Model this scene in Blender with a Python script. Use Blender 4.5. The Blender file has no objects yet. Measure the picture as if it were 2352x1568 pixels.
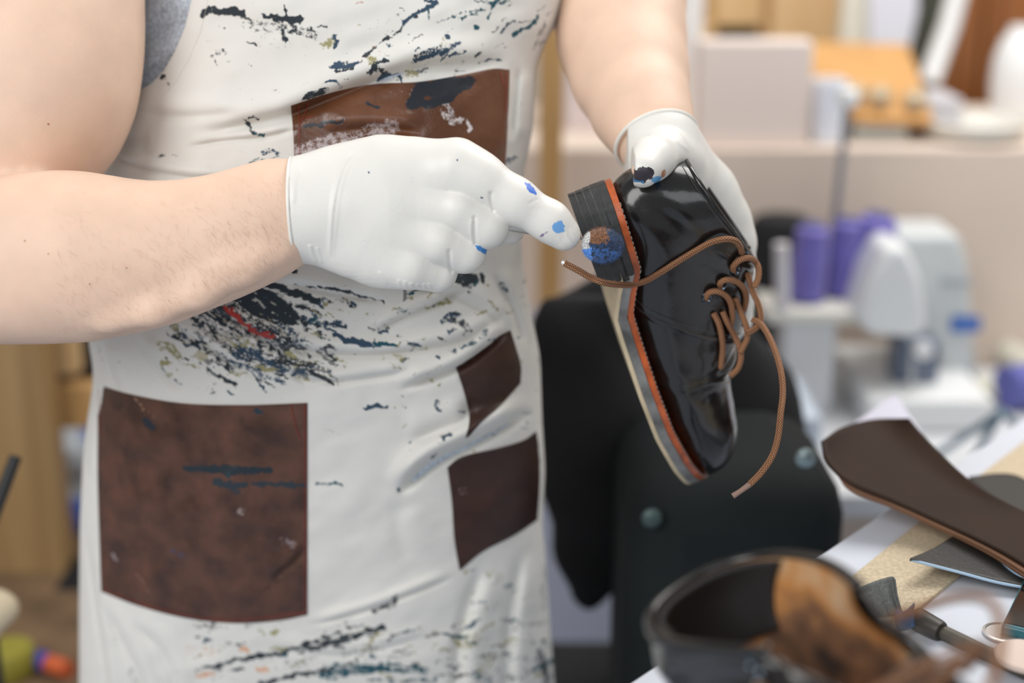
import bpy, math, random
import numpy as np
from mathutils import Vector, Matrix
from mathutils.bvhtree import BVHTree
try:
    import openvdb as vdb
except ImportError:
    import pyopenvdb as vdb

random.seed(7)
RNG = np.random.default_rng(11)
SC = bpy.context.scene
COL = SC.collection

# ------------------------------------------------------------------ camera frame
F = 50.0 / 36.0 * 2352.0
PITCH = math.radians(18.0)
CAM = np.array([0.0, 0.0, 1.42])
AR = np.array([1.0, 0.0, 0.0])
AU = np.array([0.0, math.sin(PITCH), math.cos(PITCH)])
AF = np.array([0.0, math.cos(PITCH), -math.sin(PITCH)])


def cw(p):
    """camera-metric coordinates (right, down, depth) -> world"""
    p = np.asarray(p, float)
    return CAM + p[..., 0:1] * AR - p[..., 1:2] * AU + p[..., 2:3] * AF


def wc(p):
    q = np.asarray(p, float) - CAM
    return np.stack([q @ AR, -(q @ AU), q @ AF], -1)


def K(px, py, d):
    """pixel of the photograph at a depth -> camera-metric coordinates"""
    px = np.asarray(px, float); py = np.asarray(py, float); d = np.asarray(d, float)
    px, py, d = np.broadcast_arrays(px, py, d)
    return np.stack([(px - 1176) / F * d, (py - 784) / F * d, d], -1)


def P(px, py, d):
    return cw(K(px, py, d))


def V(px, py, Y):
    """pixel -> point on the upright plane y = Y"""
    r = AF + AR * (px - 1176) / F - AU * (py - 784) / F
    return CAM + r * (Y / r[1])


def T(px, py, z):
    """pixel -> point on the level plane of height z"""
    r = AF + AR * (px - 1176) / F - AU * (py - 784) / F
    return CAM + r * ((z - CAM[2]) / r[2])


# ------------------------------------------------------------------ noise for numpy
def vnoise(x, y, seed=0):
    x = np.asarray(x, float); y = np.asarray(y, float)
    xi = np.floor(x).astype(np.int64); yi = np.floor(y).astype(np.int64)
    fx = x - xi; fy = y - yi
    fx = fx * fx * (3 - 2 * fx); fy = fy * fy * (3 - 2 * fy)

    def h(a, b):
        n = (a * 374761393 + b * 668265263 + seed * 982451653) & 0xffffffff
        n = ((n ^ (n >> 13)) * 1274126177) & 0xffffffff
        return ((n ^ (n >> 16)) & 0xffff) / 65535.0
    return ((h(xi, yi) * (1 - fx) + h(xi + 1, yi) * fx) * (1 - fy)
            + (h(xi, yi + 1) * (1 - fx) + h(xi + 1, yi + 1) * fx) * fy)


def sstep(a, b, x):
    t = np.clip((x - a) / (b - a), 0, 1)
    return t * t * (3 - 2 * t)


# ------------------------------------------------------------------ objects
def empty(name, loc, label, cat, group=None):
    o = bpy.data.objects.new(name, None)
    COL.objects.link(o)
    o.location = [float(c) for c in loc]
    o.empty_display_size = 0.02
    o['label'] = label; o['category'] = cat
    if group:
        o['group'] = group
    return o


def root_loc(o):
    l = np.zeros(3)
    while o is not None:
        l += np.array(o.location); o = o.parent
    return l


def link_mesh(name, me, mat, parent=None, label=None, cat=None, group=None, kind=None):
    o = bpy.data.objects.new(name, me)
    COL.objects.link(o)
    if mat is not None and not me.materials:
        me.materials.append(mat)
    if parent is not None:
        o.parent = parent
    if label:
        o['label'] = label
    if cat:
        o['category'] = cat
    if group:
        o['group'] = group
    if kind:
        o['kind'] = kind
    return o


def mesh(name, verts, faces, mat, parent=None, smooth=True, uv=None, col=None, bevel=0, subsurf=0,
         solid=0, sharp=None, **tags):
    """verts in world coordinates"""
    verts = np.asarray(verts, float)
    if parent is not None:
        org = root_loc(parent)
    else:
        org = verts.mean(0)
        org[2] = verts[:, 2].min()
    me = bpy.data.meshes.new(name)
    me.from_pydata((verts - org).tolist(), [], faces if isinstance(faces, list) else faces.tolist())
    if smooth:
        me.shade_smooth()
    if uv is not None:
        l = me.uv_layers.new(name='uv')
        vi = np.empty(len(me.loops), np.int32); me.loops.foreach_get('vertex_index', vi)
        l.data.foreach_set('uv', np.asarray(uv, np.float32)[vi].ravel())
    if col is not None:
        a = me.color_attributes.new('paint', 'FLOAT_COLOR', 'POINT')
        a.data.foreach_set('color', np.asarray(col, np.float32).ravel())
    if sharp is not None:
        me.set_sharp_from_angle(angle=math.radians(sharp))
    o = link_mesh(name, me, mat, parent, **tags)
    if parent is None:
        o.location = org.tolist()
    if solid:
        m = o.modifiers.new('solid', 'SOLIDIFY'); m.thickness = solid; m.offset = 0
    if bevel:
        m = o.modifiers.new('bevel', 'BEVEL'); m.width = bevel; m.segments = 3; m.limit_method = 'ANGLE'
        m.angle_limit = math.radians(35)
    if subsurf:
        m = o.modifiers.new('sub', 'SUBSURF'); m.levels = subsurf; m.render_levels = subsurf
    return o


class MB:
    """collects shapes in world coordinates"""

    def __init__(s):
        s.v = []; s.f = []

    def add(s, v, f):
        b = len(s.v)
        s.v += [tuple(float(c) for c in p) for p in v]
        s.f += [tuple(int(i) + b for i in q) for q in f]
        return s

    def box(s, lo, hi, rz=0, piv=None):
        x0, y0, z0 = lo; x1, y1, z1 = hi
        v = np.array([(x0, y0, z0), (x1, y0, z0), (x1, y1, z0), (x0, y1, z0),
                      (x0, y0, z1), (x1, y0, z1), (x1, y1, z1), (x0, y1, z1)], float)
        if rz:
            c = np.array(piv if piv is not None else v.mean(0))
            a = math.cos(rz); b = math.sin(rz)
            d = v - c
            v = np.stack([d[:, 0] * a - d[:, 1] * b, d[:, 0] * b + d[:, 1] * a, d[:, 2]], 1) + c
        return s.add(v, [(0, 3, 2, 1), (4, 5, 6, 7), (0, 1, 5, 4), (1, 2, 6, 5), (2, 3, 7, 6), (3, 0, 4, 7)])

    def prism(s, pts, h):
        """pts world polygon, h extrusion vector"""
        pts = [np.array(p, float) for p in pts]; h = np.array(h, float); n = len(pts)
        v = pts + [p + h for p in pts]
        nrm = np.zeros(3)
        for i in range(n):
            nrm += np.cross(pts[i], pts[(i + 1) % n])
        if nrm @ h > 0:
            f = [tuple(range(n))[::-1], tuple(range(n, 2 * n))] + [(i, (i + 1) % n, (i + 1) % n + n, i + n) for i in range(n)]
        else:
            f = [tuple(range(n)), tuple(range(n, 2 * n))[::-1]] + [((i + 1) % n, i, i + n, (i + 1) % n + n) for i in range(n)]
        return s.add(v, f)

    def tube(s, pts, r, n=12, cap=True, flat=None):
        v, f = tube_geo(pts, r, n, cap)[:2]
        return s.add(v, f)

    def lathe(s, base, axis, prof, n=32):
        """prof list of (radius, height)"""
        base = np.array(base, float); a = np.array(axis, float); a /= np.linalg.norm(a)
        t = np.array([1, 0, 0]) if abs(a[0]) < .9 else np.array([0, 1, 0])
        u = np.cross(a, t); u /= np.linalg.norm(u); w = np.cross(a, u)
        v = []; m = len(prof)
        for r, h in prof:
            for i in range(n):
                q = 2 * math.pi * i / n
                v.append(base + a * h + (u * math.cos(q) + w * math.sin(q)) * r)
        f = [(j * n + i, j * n + (i + 1) % n, (j + 1) * n + (i + 1) % n, (j + 1) * n + i) for j in range(m - 1) for i in range(n)]
        f += [tuple(range(n))[::-1], tuple(range((m - 1) * n, m * n))]
        return s.add(v, f)

    def build(s, name, mat, parent=None, **k):
        k.setdefault('smooth', True); k.setdefault('sharp', 35)
        return mesh(name, s.v, s.f, mat, parent, **k)


def catmull(pts, n=8):
    p = [np.array(q, float) for q in pts]
    p = [2 * p[0] - p[1]] + p + [2 * p[-1] - p[-2]]
    out = []
    for i in range(1, len(p) - 2):
        for j in range(n):
            t = j / n
            out.append(.5 * (2 * p[i] + (p[i + 1] - p[i - 1]) * t + (2 * p[i - 1] - 5 * p[i] + 4 * p[i + 1] - p[i + 2]) * t * t
                             + (3 * p[i] - p[i - 1] - 3 * p[i + 1] + p[i + 2]) * t ** 3))
    out.append(p[-2])
    return np.array(out)


def tube_geo(pts, r, n=12, cap=True):
    p = np.array(pts, float); m = len(p)
    rr = np.full(m, r, float) if np.isscalar(r) else np.array(r, float)
    tg = np.gradient(p, axis=0); tg /= np.linalg.norm(tg, axis=1)[:, None] + 1e-12
    u = np.cross(tg[0], [0.13, 0.21, 0.97]); u /= np.linalg.norm(u)
    v = []; uv = []; L = 0
    for i in range(m):
        if i:
            L += np.linalg.norm(p[i] - p[i - 1])
        u = u - tg[i] * (u @ tg[i]); u /= np.linalg.norm(u); w = np.cross(tg[i], u)
        for j in range(n):
            q = 2 * math.pi * j / n
            v.append(p[i] + (u * math.cos(q) + w * math.sin(q)) * rr[i]); uv.append((j / n, L))
    f = [(j * n + i, j * n + (i + 1) % n, (j + 1) * n + (i + 1) % n, (j + 1) * n + i) for j in range(m - 1) for i in range(n)]
    if cap:
        f += [tuple(range(n))[::-1], tuple(range((m - 1) * n, m * n))]
    return v, f, uv


# ------------------------------------------------------------------ materials
def mat(name, color=(.5, .5, .5), rough=.6, metal=0, spec=.5, coat=0, coat_rough=.1, sheen=0, sss=0, sss_r=(.01, .004, .002),
        emis=None, var=0, var_scale=20, bump=0, bump_scale=200, detail=4, trans=0, alpha=1, paint=False, stretch=(1, 1, 1), rough_var=0,
        coord='Object'):
    m = bpy.data.materials.new(name)
    m.use_nodes = True
    nt = m.node_tree; N = nt.nodes; L = nt.links
    b = N['Principled BSDF']
    b.inputs['Base Color'].default_value = (*color, 1)
    b.inputs['Roughness'].default_value = rough
    b.inputs['Metallic'].default_value = metal
    b.inputs['Specular IOR Level'].default_value = spec
    b.inputs['Coat Weight'].default_value = coat
    b.inputs['Coat Roughness'].default_value = coat_rough
    b.inputs['Sheen Weight'].default_value = sheen
    b.inputs['Transmission Weight'].default_value = trans
    if sss:
        b.inputs['Subsurface Weight'].default_value = sss
        b.inputs['Subsurface Radius'].default_value = sss_r
        b.inputs['Subsurface Scale'].default_value = 1.0
    tc = N.new('ShaderNodeTexCoord')
    mp = N.new('ShaderNodeMapping'); mp.inputs['Scale'].default_value = stretch
    L.new(tc.outputs[coord], mp.inputs['Vector'])
    m['_'] = 0
    col = None
    if var:
        n = N.new('ShaderNodeTexNoise'); n.inputs['Scale'].default_value = var_scale; n.inputs['Detail'].default_value = detail
        L.new(mp.outputs[0], n.inputs['Vector'])
        r = N.new('ShaderNodeValToRGB')
        r.color_ramp.elements[0].position = .3; r.color_ramp.elements[1].position = .7
        r.color_ramp.elements[0].color = (*[max(0, c * (1 - var)) for c in color], 1)
        r.color_ramp.elements[1].color = (*[min(1, c * (1 + var)) for c in color], 1)
        L.new(n.outputs['Fac'], r.inputs['Fac'])
        col = r.outputs['Color']
        L.new(col, b.inputs['Base Color'])
        if rough_var:
            mr = N.new('ShaderNodeMapRange')
            mr.inputs['To Min'].default_value = max(0, rough - rough_var); mr.inputs['To Max'].default_value = min(1, rough + rough_var)
            mr.inputs['From Min'].default_value = .3; mr.inputs['From Max'].default_value = .7
            L.new(n.outputs['Fac'], mr.inputs['Value']); L.new(mr.outputs[0], b.inputs['Roughness'])
    if bump:
        n2 = N.new('ShaderNodeTexNoise'); n2.inputs['Scale'].default_value = bump_scale; n2.inputs['Detail'].default_value = 5
        L.new(mp.outputs[0], n2.inputs['Vector'])
        bp = N.new('ShaderNodeBump'); bp.inputs['Strength'].default_value = bump; bp.inputs['Distance'].default_value = .002
        L.new(n2.outputs['Fac'], bp.inputs['Height']); L.new(bp.outputs[0], b.inputs['Normal'])
    if paint:
        at = N.new('ShaderNodeAttribute'); at.attribute_name = 'paint'
        tn = N.new('ShaderNodeTexNoise'); tn.inputs['Scale'].default_value = 1300; tn.inputs['Detail'].default_value = 3
        tn2 = N.new('ShaderNodeTexNoise'); tn2.inputs['Scale'].default_value = 260; tn2.inputs['Detail'].default_value = 3
        L.new(tc.outputs['Object'], tn.inputs['Vector']); L.new(tc.outputs['Object'], tn2.inputs['Vector'])
        s1 = N.new('ShaderNodeMath'); s1.operation = 'ADD'; L.new(tn.outputs['Fac'], s1.inputs[0]); L.new(tn2.outputs['Fac'], s1.inputs[1])
        s2 = N.new('ShaderNodeMath'); s2.operation = 'MULTIPLY_ADD'
        L.new(at.outputs['Alpha'], s2.inputs[0]); s2.inputs[1].default_value = 1.65
        s3 = N.new('ShaderNodeMath'); s3.operation = 'MULTIPLY_ADD'; s3.inputs[1].default_value = 2.1; s3.inputs[2].default_value = -2.1 - .72
        L.new(s1.outputs[0], s3.inputs[0]); L.new(s3.outputs[0], s2.inputs[2])
        s4 = N.new('ShaderNodeMapRange'); s4.inputs['From Min'].default_value = 0; s4.inputs['From Max'].default_value = .22
        L.new(s2.outputs[0], s4.inputs['Value'])
        mx = N.new('ShaderNodeMix'); mx.data_type = 'RGBA'
        L.new(s4.outputs[0], mx.inputs['Factor'])
        if col is not None:
            L.new(col, mx.inputs['A'])
        else:
            mx.inputs['A'].default_value = (*color, 1)
        L.new(at.outputs['Color'], mx.inputs['B'])
        L.new(mx.outputs['Result'], b.inputs['Base Color'])
    if emis:
        b.inputs['Emission Color'].default_value = (*emis[:3], 1); b.inputs['Emission Strength'].default_value = emis[3]
    del m['_']
    return m


M = {}
M['skin'] = mat('skin', (.80, .57, .435), .5, spec=.35, sss=.25, sss_r=(.012, .005, .003), var=.05, var_scale=35, bump=.12, bump_scale=900)
M['latex'] = mat('white_latex', (.77, .755, .71), .40, spec=.45, sss=.12, sss_r=(.004, .003, .002), var=.02, var_scale=30, bump=.10, bump_scale=420, paint=True)
M['latexring'] = mat('latex_roll', (.82, .80, .74), .35, spec=.5)
M['canvas'] = mat('apron_canvas', (.78, .765, .725), .9, spec=.15, var=.035, var_scale=14, paint=True, sheen=.1)
M['leather'] = mat('brown_pocket_leather', (.080, .034, .021), .42, spec=.4, var=.45, var_scale=45, bump=.25, bump_scale=300, paint=True, detail=8, rough_var=.12)
M['redthread'] = mat('red_thread', (.28, .03, .02), .8)
M['greyshirt'] = mat('heather_grey_jersey', (.50, .565, .65), .95, var=.35, var_scale=420, sheen=.3, bump=.3, bump_scale=700)
M['denim'] = mat('dark_denim', (.03, .04, .07), .9, var=.3, var_scale=300)
M['hair'] = mat('arm_hair', (.30, .18, .11), .6)


def weave(m, scale=1500, strength=.35):
    """woven thread bump along the uv of a cloth"""
    nt = m.node_tree; N = nt.nodes; L = nt.links; b = N['Principled BSDF']
    uv = N.new('ShaderNodeUVMap'); uv.uv_map = 'uv'
    w1 = N.new('ShaderNodeTexWave'); w1.bands_direction = 'X'; w2 = N.new('ShaderNodeTexWave'); w2.bands_direction = 'Y'
    for w in (w1, w2):
        w.inputs['Scale'].default_value = scale; w.inputs['Distortion'].default_value = 1.5; w.inputs['Detail'].default_value = 2
        w.inputs['Detail Scale'].default_value = .1
        L.new(uv.outputs[0], w.inputs['Vector'])
    a = N.new('ShaderNodeMath'); a.operation = 'ADD'; L.new(w1.outputs['Fac'], a.inputs[0]); L.new(w2.outputs['Fac'], a.inputs[1])
    bp = N.new('ShaderNodeBump'); bp.inputs['Strength'].default_value = strength; bp.inputs['Distance'].default_value = .0004
    L.new(a.outputs[0], bp.inputs['Height']); L.new(bp.outputs[0], b.inputs['Normal'])


weave(M['canvas'], 500, .5)

# ------------------------------------------------------------------ implicit surfaces
class Field:
    def __init__(s, lo, hi, vox):
        s.lo = np.array(lo, float); s.vox = vox
        s.n = np.ceil((np.array(hi) - s.lo) / vox).astype(int) + 1
        s.a = np.full(s.n, 1.0, np.float32)

    def _sub(s, lo, hi):
        i0 = np.maximum(np.floor((lo - s.lo) / s.vox).astype(int), 0)
        i1 = np.minimum(np.ceil((hi - s.lo) / s.vox).astype(int) + 1, s.n)
        if (i1 <= i0).any():
            return None
        g = [s.lo[k] + s.vox * np.arange(i0[k], i1[k]) for k in range(3)]
        X, Y, Z = np.meshgrid(*g, indexing='ij')
        return tuple(slice(a, b) for a, b in zip(i0, i1)), X, Y, Z

    def cone(s, A, B, ra, rb, k=.004, sz=1., cut=False, sx=1.):
        A = np.asarray(A, float); B = np.asarray(B, float)
        m = max(ra, rb) * max(1, sz) + k + 4 * s.vox
        r = s._sub(np.minimum(A, B) - m, np.maximum(A, B) + m)
        if r is None:
            return
        sl, X, Y, Z = r
        ba = B - A; l2 = ba @ ba + 1e-12
        px, py, pz = X - A[0], Y - A[1], Z - A[2]
        h = np.clip((px * ba[0] + py * ba[1] + pz * ba[2]) / l2, 0, 1)
        d = np.sqrt((px - ba[0] * h) ** 2 + (py - ba[1] * h) ** 2 + ((pz - ba[2] * h) / sz) ** 2) - (ra + (rb - ra) * h)
        d = d * min(1, sz ** .5) if sz < 1 else d
        s._mix(sl, d, k, cut)

    def _mix(s, sl, d, k, cut):
        a = s.a[sl]
        if cut:
            h = np.clip(.5 - .5 * (a + d) / k, 0, 1)
            s.a[sl] = a * (1 - h) - d * h + k * h * (1 - h)
        else:
            h = np.clip(.5 + .5 * (d - a) / k, 0, 1)
            s.a[sl] = d * (1 - h) + a * h - k * h * (1 - h)

    def chain(s, st, k=.004, sz=1., inset=0., cut=False):
        """st: (px, py, depth, radius in px)"""
        for a, b in zip(st[:-1], st[1:]):
            s.cone(K(*a[:3]), K(*b[:3]), max(.002, a[3] / F * a[2] - inset), max(.002, b[3] / F * b[2] - inset), k, sz, cut)

    def clip(s, c, n):
        c = np.asarray(c, float); n = np.asarray(n, float) / np.linalg.norm(n)
        g = [s.lo[k] + s.vox * np.arange(s.n[k]) for k in range(3)]
        d = (g[0][:, None, None] - c[0]) * n[0] + (g[1][None, :, None] - c[1]) * n[1] + (g[2][None, None] - c[2]) * n[2]
        s.a = np.maximum(s.a, -d).astype(np.float32)

    def merge(s, o, k):
        a, b = s.a, o.a
        h = np.clip(.5 + .5 * (b - a) / k, 0, 1)
        s.a = (b * (1 - h) + a * h - k * h * (1 - h)).astype(np.float32)

    def mesh(s):
        bg = s.vox * 3
        g = vdb.FloatGrid(bg)
        a = np.clip(s.a, -bg, bg)
        for ax in range(3):
            sl = [slice(None)] * 3
            sl[ax] = 0; a[tuple(sl)] = bg
            sl[ax] = -1; a[tuple(sl)] = bg
        g.copyFromArray(np.ascontiguousarray(a))
        v, q = g.convertToQuads(0.0)
        v = v * s.vox + s.lo; q = q.astype(int)
        w = cw(v)
        t = w[q[:, :3]]
        vol = np.einsum('ij,ij->i', t[:, 0], np.cross(t[:, 1], t[:, 2])).sum()
        if vol < 0:
            q = q[:, ::-1]
        return v, w, q


def proj(v):
    return 1176 + F * v[:, 0] / v[:, 2], 784 + F * v[:, 1] / v[:, 2]


def smooth_verts(w, q, it=2, lam=.5):
    n = len(w)
    for _ in range(it):
        acc = np.zeros((n, 3)); cnt = np.zeros(n)
        for i in range(4):
            a = q[:, i]; b = q[:, (i + 1) % 4]
            for ax in range(3):
                acc[:, ax] += np.bincount(a, w[b, ax], n) + np.bincount(b, w[a, ax], n)
            cnt += np.bincount(a, minlength=n) + np.bincount(b, minlength=n)
        w = w * (1 - lam) + lam * acc / np.maximum(cnt, 1)[:, None]
    return w


# ==================================================================== torso surface (shared by shirt, apron, pockets)
def tab(y, t):
    return np.interp(y, [a for a, _ in t], [b for _, b in t])


TR = [(-400, 1340), (-100, 1305), (0, 1290), (60, 1272), (100, 1250), (150, 1231), (200, 1227), (300, 1222), (400, 1201), (500, 1193), (600, 1199),
      (680, 1211), (740, 1223), (820, 1239), (960, 1243), (1080, 1250), (1200, 1244), (1300, 1253), (1450, 1263), (1568, 1272), (2000, 1300)]
TL = [(-400, 260), (0, 270), (200, 262), (300, 250), (400, 236), (500, 215), (600, 205), (700, 200), (780, 204), (850, 216), (900, 213), (960, 203),
      (1050, 192), (1200, 185), (1400, 183), (1568, 183), (2000, 170)]
TD = [(-400, 1.10), (0, 1.055), (250, 1.048), (450, 1.052), (700, 1.062), (900, 1.085), (1200, 1.13), (1568, 1.19), (2000, 1.26)]
YS = np.arange(-400, 2001, 10.0)


def smooth_tab(t, w=5):
    v = tab(YS, t)
    k = np.hanning(2 * w + 3)[1:-1]; k /= k.sum()
    vp = np.pad(v, w, mode='edge')
    return np.convolve(vp, k, 'valid')


sR, sL, sD = smooth_tab(TR, 3), smooth_tab(TL, 3), smooth_tab(TD, 12)
THK = .115
EXP = .86


def edges(y):
    return np.interp(y, YS, sL), np.interp(y, YS, sR)


def torso_theta(theta, y, off=0.):
    L_, R_ = edges(y)
    cx = (L_ + R_) / 2; hw = (R_ - L_) / 2
    s = np.sign(np.sin(theta)) * np.abs(np.sin(theta)) ** EXP
    c = np.sign(np.cos(theta)) * np.abs(np.cos(theta)) ** EXP
    return cx + hw * s, np.interp(y, YS, sD) + THK * (1 - c)


def theta_of(px, y):
    L_, R_ = edges(y)
    s = np.clip((px - (L_ + R_) / 2) / ((R_ - L_) / 2), -1, 1)
    return np.arcsin(np.sign(s) * np.abs(s) ** (1 / EXP))


# folds: (polyline, amplitude m, width px, one-sidedness)   +amp: ridge above the line, valley below
FOLDS = [
    ([(400, 318), (480, 300), (560, 282), (660, 258), (760, 218), (850, 184), (960, 150), (1100, 140), (1190, 128)], .0075, 30, 1),
    ([(420, 335), (520, 320), (600, 312), (690, 292)], .0035, 14, 1),
    ([(255, 350), (330, 383), (420, 402), (530, 408)], .004, 14, 1),
    ([(262, 318), (300, 322), (350, 326)], .006, 26, 0),
    ([(300, 240), (420, 262), (560, 250)], .003, 24, 1),
    ([(740, 300), (860, 290), (980, 300)], .004, 24, 1),
    ([(840, 768), (930, 724), (1010, 690), (1095, 640)], .0045, 15, 1),
    ([(560, 765), (690, 800), (830, 812), (960, 800), (1080, 768), (1190, 690)], .005, 18, 1),
    ([(600, 838), (740, 872), (860, 862), (970, 842)], .004, 16, 1),
    ([(905, 893), (960, 874), (1045, 842), (1110, 800), (1180, 740)], .0075, 18, 1),
    ([(905, 1140), (950, 1090), (1000, 1052), (1068, 1018), (1150, 975), (1230, 930)], .013, 24, 1),
    ([(930, 1010), (1000, 985), (1060, 960), (1070, 900)], .004, 30, 1),
    ([(700, 1432), (760, 1422), (850, 1396), (930, 1366), (1052, 1318)], .0035, 11, 1),
    ([(1120, 1290), (1080, 1400), (1060, 1500), (1050, 1700)], .006, 30, 1),
    ([(1210, 1250), (1180, 1400), (1170, 1568), (1170, 1700)], .006, 28, 1),
    ([(232, 1370), (290, 1480), (330, 1568), (350, 1700)], .004, 18, 1),
    ([(200, 1200), (225, 1400), (250, 1568), (260, 1700)], .004, 14, 1),
    ([(300, 1420), (380, 1500), (420, 1620)], .003, 20, 1),
    ([(640, 640), (760, 668), (900, 690)], .003, 15, 1),
    ([(470, 700), (600, 770), (700, 850)], .0035, 14, 1),
    ([(400, 740), (500, 810), (620, 880)], .003, 14, 1),
    ([(320, 770), (360, 840), (420, 900)], .003, 16, 1),
    ([(240, 790), (262, 860), (280, 900)], .003, 12, 1),
    ([(205, 930), (200, 1000), (203, 1100)], .003, 10, 1),
    ([(640, 800), (720, 900)], .002, 16, 1),
    ([(1150, 410), (1175, 480), (1180, 600)], .006, 22, 1),
    ([(1195, 150), (1185, 230), (1180, 330)], .005, 20, 1),
    ([(1130, 620), (1180, 700), (1210, 800)], .005, 20, 1),
    ([(930, 1150), (925, 1220), (950, 1290)], .0015, 40, 1),
    ([(460, 60), (520, 40), (700, 60)], .0015, 30, 1),
    ([(900, 640), (1000, 660), (1100, 700), (1190, 760)], .003, 22, 1),
    ([(620, 1330), (670, 1290), (706, 1250)], .003, 16, 1),
    ([(600, 1480), (800, 1500), (1000, 1450)], .002, 16, 1),
]


def seg_dist(px, py, poly):
    """distance, signed side, arclength fraction to a polyline"""
    best = np.full(px.shape, 1e9); side = np.zeros(px.shape); frac = np.zeros(px.shape)
    pl = [np.array(p, float) for p in poly]
    lens = [np.linalg.norm(b - a) for a, b in zip(pl[:-1], pl[1:])]; tot = sum(lens); acc = 0
    for (a, b), l in zip(zip(pl[:-1], pl[1:]), lens):
        d = b - a
        qx = px - a[0]; qy = py - a[1]
        h = np.clip((qx * d[0] + qy * d[1]) / (l * l), 0, 1)
        dx = qx - d[0] * h; dy = qy - d[1] * h
        ds = np.hypot(dx, dy)
        m = ds < best
        best = np.where(m, ds, best)
        side = np.where(m, (d[0] * dy - d[1] * dx) / l, side)
        frac = np.where(m, (acc + h * l) / tot, frac)
        acc += l
    return best, side, frac


FCAT = [(catmull(p, 5), a, w, o) for p, a, w, o in FOLDS]


def folds(px, py):
    h = np.zeros(px.shape)
    for poly, amp, w, one in FCAT:
        lo = poly.min(0) - 3.2 * w; hi = poly.max(0) + 3.2 * w
        m = (px > lo[0]) & (px < hi[0]) & (py > lo[1]) & (py < hi[1])
        if not m.any():
            continue
        d, s, f = seg_dist(px[m], py[m], poly)
        env = sstep(0, .22, f) * (1 - sstep(.78, 1, f))
        sd = np.where(np.abs(s) > 1e-6, np.sign(s) * d, d)
        if one:
            val = -1.0 * np.exp(-((sd - .25 * w) / (.5 * w)) ** 2) + .9 * np.exp(-((sd + .95 * w) / w) ** 2)
        else:
            val = -np.exp(-(d / w) ** 2)
        h[m] += 1.25 * amp * env * val
    # soft random rumple
    h += .0035 * (vnoise(px / 110 + 3, py / 70 + .5 * px / 110, 3) - .5)
    h += .0016 * (vnoise(px / 45, py / 30 + .4 * px / 45, 5) - .5)
    return h


def front_depth(px, py):
    px = np.asarray(px, float); py = np.asarray(py, float)
    _, d = torso_theta(theta_of(px, py), py)
    return d - folds(px, py)


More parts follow.
